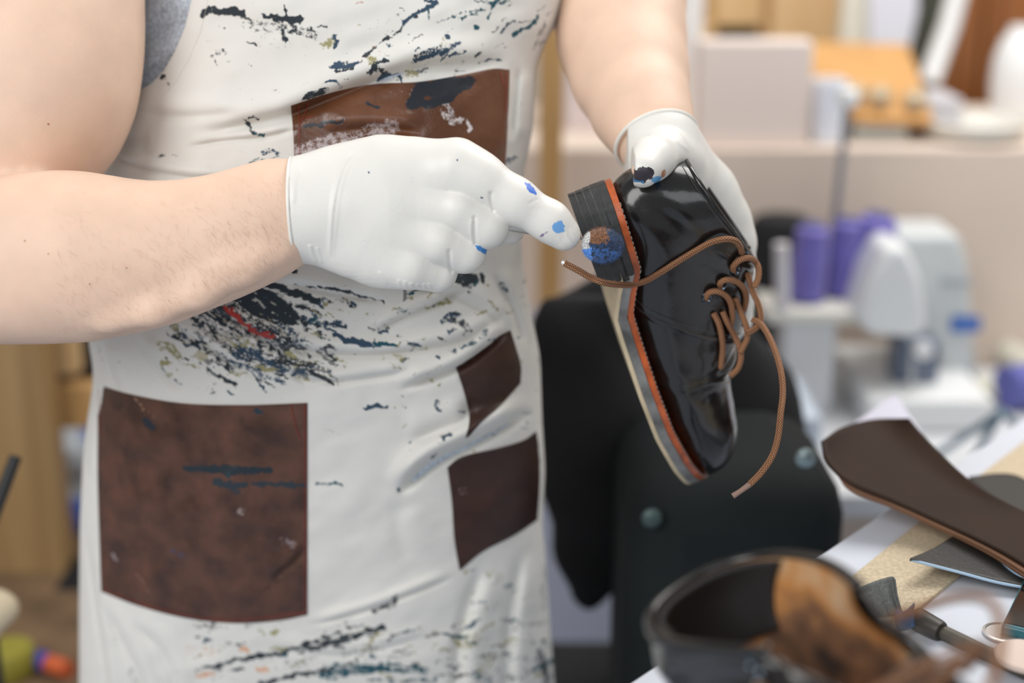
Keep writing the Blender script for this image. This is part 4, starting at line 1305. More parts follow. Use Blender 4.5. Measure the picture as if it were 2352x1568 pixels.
def boot_table():
    zc = 1.05
    a = T(1640, 1308, zc); b = T(2130, 1568, zc)
    d = b - a; d[2] = 0; ang = math.atan2(d[1], d[0])
    sc = 1.14
    TILT = math.radians(13)
    ca, sa = math.cos(ang), math.sin(ang)
    Rz = np.array([[ca, -sa, 0], [sa, ca, 0], [0, 0, 1]])
    base = np.array([a[0], a[1], BENCH_Z]) - Rz @ (np.array([.008, 0, 0]) * sc)

    def xf(p):
        q = np.array(p, float)
        q[..., 1] *= 1 + .30 * sstep(.06, .12, q[..., 2])      # shaft pulled wide open
        q[..., 0] += .020 * sstep(.08, .13, q[..., 2]) * sstep(.06, .13, q[..., 0])
        q = q * sc
        ct, st_ = math.cos(TILT), math.sin(TILT)
        y_, z_ = q[..., 1] + .045, q[..., 2].copy()
        q = np.stack([q[..., 0], y_ * ct - z_ * st_ - .045, y_ * st_ + z_ * ct], -1)
        return q @ Rz.T + base
    root = empty('ankle_boot', base, 'black leather ankle boot standing on the workbench, its tan lining showing through the open collar', 'boot')
    lin = mat('worn_tan_lining', (.46, .24, .10), .85, var=.5, var_scale=16, detail=3)
    # worn lining: orange tan, pale and dark brown patches
    nt = lin.node_tree; r = [n for n in nt.nodes if n.type == 'VALTORGB'][0].color_ramp
    r.elements[0].position = .34; r.elements[0].color = (.035, .022, .016, 1); r.elements[1].position = .62; r.elements[1].color = (.60, .42, .26, 1)
    e = r.elements.new(.45); e.color = (.20, .10, .05, 1); e = r.elements.new(.52); e.color = (.50, .23, .07, 1)
    make_boot(root, xf, lin, open_amt=.5, soft=.004, gape=True)
    tq = np.linspace(10.6, 12.95, 24)[:, None] + 0 * np.ones((1, 40)); pq = np.linspace(1.9, 4.4, 40)[None] + 0 * tq
    mesh('heel_padding', xf(S(tq, pq, 0, .90)).reshape(-1, 3), grid_faces(24, 40), mat('black_padding', (.012, .012, .013), .7), root, solid=.003)
    # loose lace over the throat
    def on(t, ph, o):
        return xf(S(np.array([float(t)]), np.array([float(ph)]), o))[0]
    V_, F_, U_ = [], [], []
    for path in ([on(8.2, .9, .003), on(8.1, .45, .008), on(7.9, 0, .010), on(7.7, -.45, .008), on(7.6, -.9, .003)],
                 [on(9.3, .9, .003), on(8.8, .6, .016), on(8.3, .1, .026), on(7.8, -.4, .018), on(7.4, -.8, .006)],
                 [on(10.4, .95, .003), on(9.8, 1.0, .010), on(9.0, .9, .016), on(8.0, .9, .012), on(7.0, 1.2, .007), on(6.4, 1.5, .006)],
                 [on(9.6, -.9, .003), on(9.2, -.6, .022), on(8.2, -.3, .035), on(7.2, -.1, .030), on(6.4, .2, .015), on(5.8, .5, .006)]):
        v, f, uv = tube_geo(catmull(path, 10), .0024, 12)
        b0 = len(V_); V_ += v; F_ += [tuple(i + b0 for i in q) for q in f]; U_ += uv
    mesh('lace', V_, F_, M['lace'], root, uv=U_)
    for t_ in (12.2, 10.9, 9.6, 8.3):
        for s in (1, -1):
            p0 = on(t_, s * .95, .002); p1 = on(t_, s * .95, .004); n_ = (p1 - p0) / np.linalg.norm(p1 - p0)
            MB().lathe(p0 - n_ * .001, n_, [(.0022, .001), (.0022, .0019), (.0031, .0026), (.0042, .0020), (.0046, .0008), (.0022, .0008)], 16).build('eyelet', M['eyelet'], root)
    return root


# ==================================================================== DAUBER
def dauber():
    root = empty('wool_dauber', P(1385, 563, .985), 'round blue wool dauber held by the pointing hand against the boot heel', 'dauber')
    c = K(1385, 563, .985); rx, ry, rz = 47 / F * .985, 40 / F * .985, 42 / F * .985
    m = mat('polish_soaked_wool', (.03, .08, .20), .95, sheen=.3)
    nt = m.node_tree; N = nt.nodes; L = nt.links; b = N['Principled BSDF']
    at = N.new('ShaderNodeAttribute'); at.attribute_name = 'paint'
    tn = N.new('ShaderNodeTexNoise'); tn.inputs['Scale'].default_value = 1400; tn.inputs['Detail'].default_value = 4
    tc = N.new('ShaderNodeTexCoord'); L.new(tc.outputs['Object'], tn.inputs['Vector'])
    mr = N.new('ShaderNodeMapRange'); mr.inputs['To Min'].default_value = .25; mr.inputs['To Max'].default_value = 1.7; mr.inputs['From Min'].default_value = .35; mr.inputs['From Max'].default_value = .65
    L.new(tn.outputs['Fac'], mr.inputs['Value'])
    mx = N.new('ShaderNodeVectorMath'); mx.operation = 'SCALE'; L.new(at.outputs['Color'], mx.inputs[0]); L.new(mr.outputs[0], mx.inputs['Scale'])
    L.new(mx.outputs[0], b.inputs['Base Color'])
    nu, nv = 120, 80
    th = np.linspace(0, 2 * math.pi, nu, endpoint=False)[None]; ph = np.linspace(.001, math.pi - .001, nv)[:, None]
    D = np.stack([np.cos(ph) + 0 * th, np.sin(ph) * np.cos(th), np.sin(ph) * np.sin(th)], -1)  # axis along the handle (x)
    rad = 1 + .05 * (vnoise(th * 6 + 0 * ph, ph * 8, 2) - .5) + .05 * (vnoise(th * 22 + 0 * ph, ph * 25, 3) - .5)
    p = c + D * rad[..., None] * np.array([rx, ry, rz])

    def colour(pts):
        x, y = proj(pts)
        n = vnoise(x / 8, y / 8, 6) - .5
        k = np.zeros((len(pts), 4)); k[:, :3] = (.022, .050, .12); k[:, 3] = 1
        k[(y + 16 * n > 572) & (x < 1425)] = (.04, .12, .33, 1)
        k[(vnoise(x / 5, y / 5, 9) > .62)] = (.02, .04, .09, 1)
        k[(x + 18 * n > 1352) & (x + 18 * n < 1395) & (y + 14 * n < 558)] = (.20, .09, .045, 1)
        k[(x + 10 * n < 1354) & (y + 8 * n < 570)] = (.62, .62, .62, 1)
        k[(x + 8 * n < 1362) & (y + 8 * n >= 570)] = (.10, .30, .75, 1)
        return k
    v = p.reshape(-1, 3); f = []
    for i in range(nv - 1):
        for j in range(nu):
            f.append((i * nu + j, i * nu + (j + 1) % nu, (i + 1) * nu + (j + 1) % nu, (i + 1) * nu + j))
    V_ = list(v); C_ = list(colour(v))
    # short wool fibres
    q = RNG.normal(size=(7000, 3)); q /= np.linalg.norm(q, axis=1)[:, None]
    for d in q:
        o = c + d * np.array([rx, ry, rz]) * .98
        s = RNG.normal(size=3); s = np.cross(s, d); s /= np.linalg.norm(s)
        tip = o + d * (.0011 + .0008 * RNG.random()) + RNG.normal(size=3) * .0004
        b0 = len(V_)
        V_ += [o + s * .00010, o - s * .00010, tip]
        kc = colour(o[None])[0]; C_ += [kc] * 3
        f.append((b0, b0 + 1, b0 + 2))
    mesh('wool_ball', cw(np.array(V_)), f, m, root, col=np.array(C_))
    w = [K(1352, 556, .985), K(1338, 549, .990), K(1310, 536, 1.006), K(1250, 522, 1.006)]
    MB().tube(cw(catmull(w, 6)), .0011, 8).build('wire', M['metal'], root)
    h = catmull([K(1262, 524, 1.006), K(1215, 521, 1.002), K(1160, 512, 1.0), K(1060, 500, 1.01)], 8)
    v, f, _ = tube_geo(cw(h), np.interp(np.linspace(0, 1, len(h)), [0, .12, .3, 1], [.0022, .0048, .0052, .0052]), 16)
    mesh('handle', v, f, mat('brushed_tin', (.62, .60, .54), .38, metal=.8), root)


# ==================================================================== SETTING
BENCH_Z = .93
SEW_Z = .72
PART_Z = 1.05
M['white'] = mat('white_laminate', (.70, .71, .73), .35, var=.03, var_scale=8)
M['wallm'] = mat('beige_panel', (.72, .60, .51), .85, var=.05, var_scale=5)
M['backwall'] = mat('cream_wall', (.62, .56, .50), .9, var=.03, var_scale=3)
M['floorm'] = mat('pale_grey_floor', (.55, .61, .72), .55, var=.06, var_scale=4)
M['whitepl'] = mat('white_plastic', (.84, .85, .85), .35)
M['creampl'] = mat('cream_plastic', (.72, .70, .64), .45)
M['black'] = mat('black_cloth', (.012, .012, .013), .9, var=.3, var_scale=12)


def woodmat(name, c1, c2, scale=(1, 1, .12), rough=.5, ws=6):
    m = mat(name, c1, rough)
    nt = m.node_tree; N = nt.nodes; L = nt.links; b = N['Principled BSDF']
    tc = N.new('ShaderNodeTexCoord'); mp = N.new('ShaderNodeMapping'); mp.inputs['Scale'].default_value = scale
    L.new(tc.outputs['Object'], mp.inputs['Vector'])
    n = N.new('ShaderNodeTexNoise'); n.inputs['Scale'].default_value = ws; n.inputs['Detail'].default_value = 6; n.inputs['Distortion'].default_value = 1.2
    L.new(mp.outputs[0], n.inputs['Vector'])
    r = N.new('ShaderNodeValToRGB'); r.color_ramp.elements[0].position = .35; r.color_ramp.elements[1].position = .68
    r.color_ramp.elements[0].color = (*c2, 1); r.color_ramp.elements[1].color = (*c1, 1)
    L.new(n.outputs['Fac'], r.inputs['Fac']); L.new(r.outputs['Color'], b.inputs['Base Color'])
    return m


M['pine'] = woodmat('yellow_pine', (.60, .37, .15), (.45, .25, .09), (4, 4, .3))
M['pinelight'] = woodmat('light_plywood', (.72, .50, .27), (.66, .43, .20), (3, 3, .4))
M['wardrobe'] = woodmat('orange_brown_veneer', (.36, .135, .035), (.17, .055, .015), (9, 9, .25), .4, 3)
M['oak'] = woodmat('dull_oak', (.42, .27, .12), (.30, .185, .075), (6, 6, .25))


def benchdepth(px, py, z=None):
    z = BENCH_Z if z is None else z
    r = AF + AR * (px - 1176) / F - AU * (py - 784) / F
    return (z - CAM[2]) / r[2]


def TT(px, py, z=None):
    return T(px, py, BENCH_Z if z is None else z)


def sheet(name, quadpx, depthfn, m, n=(24, 24), thick=.0012, parent=None, **tags):
    """curved sheet from four border polylines top, bottom, left, right in photo pixels + depth function(u, v, px, py)"""
    top, bottom, left, right = [catmull(c, 10) if len(c) > 2 else np.linspace(c[0], c[1], 11) for c in quadpx]

    def rs(c, k):
        s = np.r_[0, np.cumsum(np.linalg.norm(np.diff(c, axis=0), axis=1))]; t = np.linspace(0, s[-1], k)
        return np.stack([np.interp(t, s, c[:, 0]), np.interp(t, s, c[:, 1])], 1)
    tp, bt = rs(top, n[0]), rs(bottom, n[0]); lf, rt = rs(left, n[1]), rs(right, n[1])
    u = np.linspace(0, 1, n[0])[None, :, None]; v = np.linspace(0, 1, n[1])[:, None, None]
    S_ = (1 - v) * tp[None] + v * bt[None] + (1 - u) * lf[:, None] + u * rt[:, None] - (
        (1 - u) * (1 - v) * tp[0] + u * (1 - v) * tp[-1] + (1 - u) * v * bt[0] + u * v * bt[-1])
    U = u[..., 0] + 0 * v[..., 0]; W = v[..., 0] + 0 * u[..., 0]
    d = np.array([[depthfn(U[i, j], W[i, j], S_[i, j, 0], S_[i, j, 1]) for j in range(n[0])] for i in range(n[1])])
    w = P(S_[..., 0], S_[..., 1], d)
    return mesh(name, w.reshape(-1, 3), grid_faces(n[1], n[0]), m, parent, solid=thick, **tags)


def box_obj(name, lo, hi, m, parent=None, bevel=.003, rz=0, **tags):
    return MB().box(lo, hi, rz).build(name, m, parent, bevel=bevel, sharp=30, **tags)


def vbox(x0, y0, x1, y1, Y, depth, zlo=None, zhi=None):
    """lo, hi of an upright box whose front face covers these photo pixels"""
    ym = (y0 + y1) / 2
    a = V(x0, ym, Y); b = V(x1, ym, Y)
    z1 = V((x0 + x1) / 2, y0, Y)[2] if zhi is None else zhi
    z0 = V((x0 + x1) / 2, y1, Y)[2] if zlo is None else zlo
    return (a[0], Y, z0), (b[0], Y + depth, z1)


def setting():
    MB().box((-3.0, -1.6, -.05), (3.2, 3.3, 0)).build('floor', M['floorm'], kind='structure')
    MB().box((-3.0, 3.2, 0), (3.2, 3.3, 2.6)).build('wall_back', M['backwall'], kind='structure')
    MB().box((-3.1, -1.6, 0), (-3.0, 3.3, 2.6)).build('wall_left', M['backwall'], kind='structure')
    MB().box((3.2, -1.6, 0), (3.3, 3.3, 2.6)).build('wall_right', M['backwall'], kind='structure')
    # low beige partition with a ledge on top
    x0 = V(1180, 500, 2.04)[0]
    MB().box((x0, 2.04, 0), (2.3, 2.46, PART_Z)).build('wall_partition', M['wallm'], kind='structure', bevel=.004)
    # wooden post left of the partition
    lo, hi = vbox(1215, 770, 1450, 1568, 1.90, .13, 0)
    hi = (hi[0], hi[1], V(1300, 770, 1.90)[2])
    box_obj('low_cabinet', lo, hi, mat('pale_lilac_grey_paint', (.50, .53, .64), .5), label='low pale lilac-grey cabinet behind the apron, under the wooden post', cat='cabinet')
    zc_ = hi[2]
    lo, hi = vbox(1238, 60, 1292, 720, 1.93, .06, zc_, 1.5)
    box_obj('wooden_post', lo, hi, M['pine'], label='upright yellow wooden post behind the person, on the low lilac-grey cabinet', cat='post')

    # --- on the ledge and behind
    lo, hi = vbox(1605, 100, 1862, 345, 2.06, .12, PART_Z)
    hi = (hi[0], hi[1] - .06, V(1700, 96, 2.06)[2])
    box_obj('cardboard_box', lo, hi, mat('pale_pink_card', (.80, .69, .63), .8), label='large pale pink box on the beige ledge', cat='box')
    lo, hi = vbox(1300, 60, 1560, 300, 2.20, .12, PART_Z)
    box_obj('storage_box', lo, hi, mat('lilac_card', (.66, .57, .56), .8), label='pale mauve box on the ledge behind the bare forearm', cat='box')
    lo, hi = vbox(1560, 20, 1612, 300, 2.26, .05, PART_Z)
    hi = (hi[0], hi[1], 1.45)
    box_obj('white_upright_board', lo, hi, M['whitepl'], label='narrow white upright panel beside the pale pink box', cat='panel')
    # cabinet behind
    c = empty('wooden_cabinet', (V(1750, 50, 2.66)[0], 2.8, 0), 'light wooden cabinet standing at the back wall above the pink box', 'cabinet')
    lo, hi = vbox(1595, 0, 1985, 110, 2.66, .35, 0, 1.6)
    box_obj('carcass', lo, hi, M['pine'], c)
    lo, hi = vbox(1770, 0, 1930, 96, 2.645, .015, .95, 1.55)
    box_obj('door', lo, hi, M['pinelight'], c)
    lo, hi = vbox(1640, 0, 1752, 38, 2.645, .015, 1.12, 1.55)
    box_obj('door', lo, hi, M['pinelight'], c)
    lo, hi = vbox(1610, 55, 1752, 95, 2.645, .015)
    box_obj('drawer', lo, hi, M['pinelight'], c)
    # wardrobe
    w = empty('wardrobe', (V(2300, 100, 2.62)[0], 2.8, 0), 'orange-brown veneered wardrobe in the far right corner', 'wardrobe')
    lo, hi = vbox(2120, 0, 2700, 300, 2.62, .45, 0, 1.9)
    box_obj('carcass', lo, hi, mat('dark_veneer', (.12, .05, .02), .5), w)
    for (a, b) in ((2125, 2246), (2256, 2420), (2430, 2600)):
        lo, hi = vbox(a, 0, b, 300, 2.60, .02, .05, 1.88)
        box_obj('door', lo, hi, M['wardrobe'], w)
    # tilted tan leather board with studs
    b = empty('leather_board', V(2000, 250, 2.10), 'tilted tan leather board with a row of round studs', 'board')
    pts = [V(x, y, Y) for x, y, Y in ((1862, 95, 2.30), (2085, 100, 2.30), (2112, 170, 2.2), (2146, 278, 2.08), (1985, 272, 2.08), (1868, 238, 2.10))]
    MB().prism(pts, (0, .012, -.012)).build('panel', mat('tan_leather', (.55, .29, .095), .55, var=.12, var_scale=14), b, bevel=.003)
    for (x, y) in ((1897, 215), (2022, 228), (2102, 238), (1965, 222)):
        p = V(x, y, 2.105)
        MB().lathe(p + np.array([0, 0, .006]), (0, -.75, .66), [(.017, 0), (.017, .003), (.012, .007), (.004, .009)], 20).build('stud', mat('dull_silver_stud', (.42, .33, .22), .5, metal=.4), b)
    # white upright, cloth and dark bag between cabinet and wardrobe
    lo, hi = vbox(1935, 0, 2005, 92, 2.40, .04, PART_Z)
    hi = (hi[0], hi[1], 1.5)
    box_obj('white_board', lo, hi, mat('ivory_board', (.74, .72, .62), .6), label='ivory board standing right of the wooden cabinet', cat='board')
    lo, hi = vbox(2005, 0, 2135, 110, 2.42, .02, PART_Z)
    hi = (hi[0], hi[1], 1.5)
    pts = [V(x, y, 2.38) for x, y in ((1998, -60), (2105, -60), (2110, 20), (2072, 70), (2050, 96), (2010, 96))]
    for p_ in pts:
        if p_[2] < 1.2:
            p_[2] = PART_Z
    MB().prism(pts, (0, .02, 0)).build('paper_sheet', mat('bluish_white_paper', (.70, .73, .82), .7), bevel=.002, label='bluish white paper hanging beside the ivory board', cat='paper')
    pts = [V(x, y, 2.41) for x, y in ((2120, -60), (2185, -60), (2160, 90), (2040, 98), (2060, 50))]
    pts[2][2] = pts[3][2] = PART_Z
    MB().prism(pts, (0, .03, 0)).build('dark_bag', mat('dark_green_cloth', (.05, .055, .04), .8), bevel=.004, label='dark green bag behind the bluish paper', cat='bag')
    mb = MB().tube([V(2225, -120, 2.3), V(2180, 60, 2.3), V(2135, 185, 2.28)], .017, 16)
    mb.build('white_pole', M['whitepl'], label='slanting white pole in front of the orange wardrobe', cat='pole')
    # things standing on the ledge
    p = V(1893, 372, 2.10); 
    MB().lathe((p[0], 2.10, PART_Z), (0, 0, 1), [(.022, 0), (.026, .002), (.027, .09), (.025, .092), (.022, .09), (.020, .01)], 28).build('plastic_cup', mat('cool_white_plastic', (.74, .78, .86), .4), label='white cup on the ledge in front of the tan leather board', cat='cup')
    lo, hi = vbox(1962, 272, 2085, 380, 2.10, .10, PART_Z)
    box_obj('small_box', lo, hi, mat('grey_green_card', (.55, .57, .53), .8), label='small grey box under the tan leather board', cat='box')
    lo, hi = vbox(2095, 228, 2208, 350, 2.16, .12, PART_Z)
    box_obj('small_box', lo, hi, mat('lilac_grey_card', (.55, .54, .57), .8), label='lilac-grey box right of the small grey box', cat='box')
    p = V(2225, 380, 2.07)
    MB().lathe((V(2225, 375, 2.13)[0], 2.13, PART_Z), (0, 0, 1), [(.060, 0), (.075, .006), (.083, .028), (.080, .030), (.070, .010), (.01, .008)], 40).build('round_dish', M['creampl'], label='low round cream dish on the right end of the ledge', cat='dish')
    j = empty('white_jug', (V(2372, 300, 2.2)[0], 2.28, PART_Z), 'rounded white jug cut off by the right picture edge', 'jug')
    MB().lathe((V(2372, 300, 2.2)[0], 2.28, PART_Z), (0, 0, 1), [(.03, 0), (.040, .01), (.046, .06), (.044, .10), (.034, .13), (.026, .14), (.024, .15), (.001, .152)], 36).build('body', M['whitepl'], j)

    # --- sewing table
    t = empty('sewing_table', (V(2050, 800, 1.7)[0], 1.7, 0), 'white sewing table against the beige partition', 'table')
    xl = V(1700, 860, 1.6)[0]
    MB().box((xl, 1.56, SEW_Z - .03), (xl + 1.25, 2.03, SEW_Z)).build('table_top', M['white'], t, bevel=.003)
    for (x, y) in ((xl + .05, 1.60), (xl + 1.2, 1.60), (xl + .05, 1.98), (xl + 1.2, 1.98)):
        MB().box((x - .02, y - .02, 0), (x + .02, y + .02, SEW_Z - .03)).build('leg', mat('white_table_leg', (.6, .62, .66), .4), t)
    # thread stand
    YS_ = 1.86
    s = empty('thread_stand', (V(1860, 720, YS_)[0], YS_, SEW_Z), 'thread stand with a tall rod and a pale knob on top', 'stand')
    base = V(1860, 700, YS_)
    zt = V(1860, 690, YS_)[2]
    lo = (V(1745, 700, YS_)[0], YS_ - .05, zt - .018); hi = (V(1965, 700, YS_)[0], YS_ + .07, zt)
    MB().box(lo, hi).build('tray', M['creampl'], s, bevel=.004)
    MB().box((lo[0] + .03, YS_ - .03, SEW_Z), (hi[0] - .03, YS_ + .05, zt - .018)).build('base', M['white'], s, bevel=.004)
    r0 = V(1913, 560, YS_ + .05); r1 = V(1948, 225, YS_ + .05)
    r00 = r0 + (r0 - r1) * ((r0[2] - zt) / (r1[2] - r0[2]))
    MB().tube([r00, r1], .0052, 14).build('rod', mat('grey_steel_rod', (.30, .32, .36), .35, metal=.5), s)
    MB().lathe(r1 - (0, 0, .014), (0, 0, 1), [(.004, 0), (.012, .004), (.015, .014), (.012, .024), (.003, .028)], 24).build('knob', M['whitepl'], s)
    MB().tube([(V(1785, 690, YS_)[0], YS_ - .04, zt), V(1795, 560, YS_ - .04)], .010, 14).build('spool_pin', mat('pale_pin', (.68, .66, .68), .5), s)
    pur = mat('purple_thread', (.17, .145, .50), .6, var=.12, var_scale=30, sheen=.3)
    for i, (xc, y0, y1, rr, dy, lb) in enumerate(((1856, 512, 690, .024, 0, 'purple thread spool, leftmost of the three'), (1933, 500, 684, .020, .02, 'purple thread spool in the middle of the three'),
                                              (2006, 488, 660, .028, .03, 'purple thread spool, rightmost of the three, leaning over'))):
        Y = YS_ + dy
        x = V(xc, 600, Y)[0]; ztop = V(xc, y0, Y)[2]
        sp = empty('thread_spool', (x, Y, zt), lb, 'thread', 'purple thread spools')
        h = ztop - zt
        ax = np.array([.04 if i < 2 else .14, 0, 1.0]); ax /= np.linalg.norm(ax)
        if i == 2:
            x -= .012
        MB().lathe((x, Y, zt + .0005), ax, [(rr * .95, .004), (rr * 1.03, .012), (rr, h * .5), (rr * .93, h - .010), (rr * .6, h - .004)], 30).build('thread', pur, sp)
        MB().lathe((x, Y, zt + .0005), ax, [(rr * .9, 0), (rr * 1.06, .001), (rr * 1.06, .004), (.008, .0045), (.008, h - .003), (rr * .62, h - .003), (rr * .62, h), (.001, h)], 30).build('cone', mat('dark_spool_core', (.10, .10, .25), .6), sp)
    # black spool behind left
    x = V(1796, 600, 1.93)[0]
    sp = empty('thread_spool', (x, 1.94, SEW_Z), 'big black thread spool left of the purple ones', 'thread')
    h = V(1796, 492, 1.94)[2] - SEW_Z
    MB().lathe((x, 1.95, SEW_Z), (0, 0, 1), [(.058, 0), (.058, .004), (.054, .006), (.052, h * .5), (.046, h - .02), (.036, h - .006), (.01, h)], 36).build('thread', M['black'], sp)

    # sewing machine, seen from its end
    YM = 1.78
    m_ = empty('sewing_machine', (V(2120, 870, YM)[0], YM, SEW_Z), 'white sewing machine with a blue label on the white table', 'sewing machine')
    def zz(y, Y=YM): return V(2100, y, Y)[2]
    lo = (V(1990, 900, YM)[0], YM - .02, SEW_Z); hi = (V(2275, 900, YM)[0], YM + .22, SEW_Z + .048)
    MB().box(lo, hi).build('bed', M['whitepl'], m_, bevel=.008)
    # head: rounded trapezoid
    pts = [V(x, y, YM) for x, y in ((2040, 568), (2085, 568), (2118, 640), (2134, 755), (2105, 778), (2000, 772), (1968, 735), (1996, 650))]
    MB().prism(pts, (0, .10, 0)).build('head', mat('bright_white_plastic', (.82, .84, .85), .3), m_, bevel=.012)
    pts = [V(x, y, YM + .10) for x, y in ((2050, 538), (2205, 538), (2225, 600), (2248, 905), (2165, 905), (2150, 790), (2060, 780))]
    MB().prism(pts, (0, .10, 0)).build('column', mat('greyish_white_plastic', (.62, .65, .65), .35), m_, bevel=.01)
    lo, hi = vbox(2186, 728, 2252, 762, YM + .094, .004)
    MB().box(lo, hi).build('blue_label', mat('blue_label', (.06, .16, .50), .4), m_)
    lo, hi = vbox(2160, 640, 2232, 655, YM + .094, .004)
    MB().box(lo, hi).build('dial_strip', mat('grey_strip', (.42, .45, .48), .4), m_)
    lo, hi = vbox(2058, 785, 2160, 868, YM + .04, .05, SEW_Z + .048)
    MB().box(lo, hi).build('presser_housing', mat('blue_grey_metal', (.16, .19, .26), .35, metal=.4), m_, bevel=.006)
    MB().tube([V(2095, 780, YM + .02), (V(2095, 860, YM + .02)[0], YM + .02, SEW_Z + .050)], .004, 10).build('needle_bar', M['metal'], m_)
    MB().lathe(V(2118, 800, YM + .02), (0, -1, 0), [(.012, 0), (.012, .012), (.004, .014)], 20).build('knob', M['whitepl'], m_)
    # clutter on the table: lid, reel, cloth scraps
    lo, hi = vbox(1752, 725, 1905, 835, 1.64, .16, SEW_Z)
    box_obj('plastic_tray', lo, (hi[0], hi[1], SEW_Z + .07), mat('pale_blue_plastic', (.56, .63, .72), .4), bevel=.008, label='pale blue plastic tray on the table, left of the sewing machine', cat='tray')
    x = V(2345, 875, 1.62)
    MB().lathe((V(2352, 880, 1.86)[0], 1.86, SEW_Z + .031), (1, .3, 0), [(.02, -.03), (.031, -.028), (.03, .028), (.02, .03)], 24).build('thread_reel', mat('violet_blue_thread', (.12, .13, .42), .6), label='small violet-blue reel lying at the right end of the sewing table', cat='thread')
    for (px, py, c, r, hh, lb, cat_) in ((2265, 905, (.62, .62, .50), .040, .012, 'flat yellowish round lid beside the sewing machine', 'lid'), (2225, 960, (.60, .63, .66), .028, .02, 'small grey-blue pot in front of the sewing machine', 'pot')):
        q = T(px, py, SEW_Z)
        MB().lathe((q[0], q[1], SEW_Z), (0, 0, 1), [(r, 0), (r, hh * .7), (r * .9, hh), (r * .3, hh)], 30).build('jar_lid_disc' if cat_ == 'lid' else 'small_pot', mat('lid_%d' % px, c, .5), label=lb, cat=cat_)
    for i, (a0, a1, z0) in enumerate((((2310, 838), (2420, 905), .02), ((2262, 930), (2400, 880), .012))):
        A_, B_ = T(*a0, SEW_Z), T(*a1, SEW_Z)
        A_[2] = B_[2] = SEW_Z + z0
        MB().tube([A_, (A_ + B_) / 2 + (0, .01, 0), B_], z0 * .98, 12).build('cloth_roll', mat('cream_cloth_%d' % i, ((.66, .64, .55), (.60, .60, .50))[i], .9), label=('rolled grey-cream cloth behind the violet reel', 'thin cream cloth roll in front of the violet reel')[i], cat='cloth')
    # wire tripod in front
    tp = empty('wire_stand', T(2215, 1010, SEW_Z), 'blue-grey wire stand with splayed legs on the sewing table', 'stand')
    apex = P(2300, 945, 1.66)
    wm = mat('blue_grey_wire', (.20, .29, .36), .4, metal=.3)
    for q in ((2140, 1052), (2222, 1080), (2400, 1040)):
        e = T(q[0], q[1], SEW_Z + .004)
        MB().tube([apex, e], .0048, 12).build('leg', wm, tp)
    MB().tube([T(2190, 1110, SEW_Z + .005), T(2262, 1040, SEW_Z + .005)], .005, 12).build('foot_bar', wm, tp)


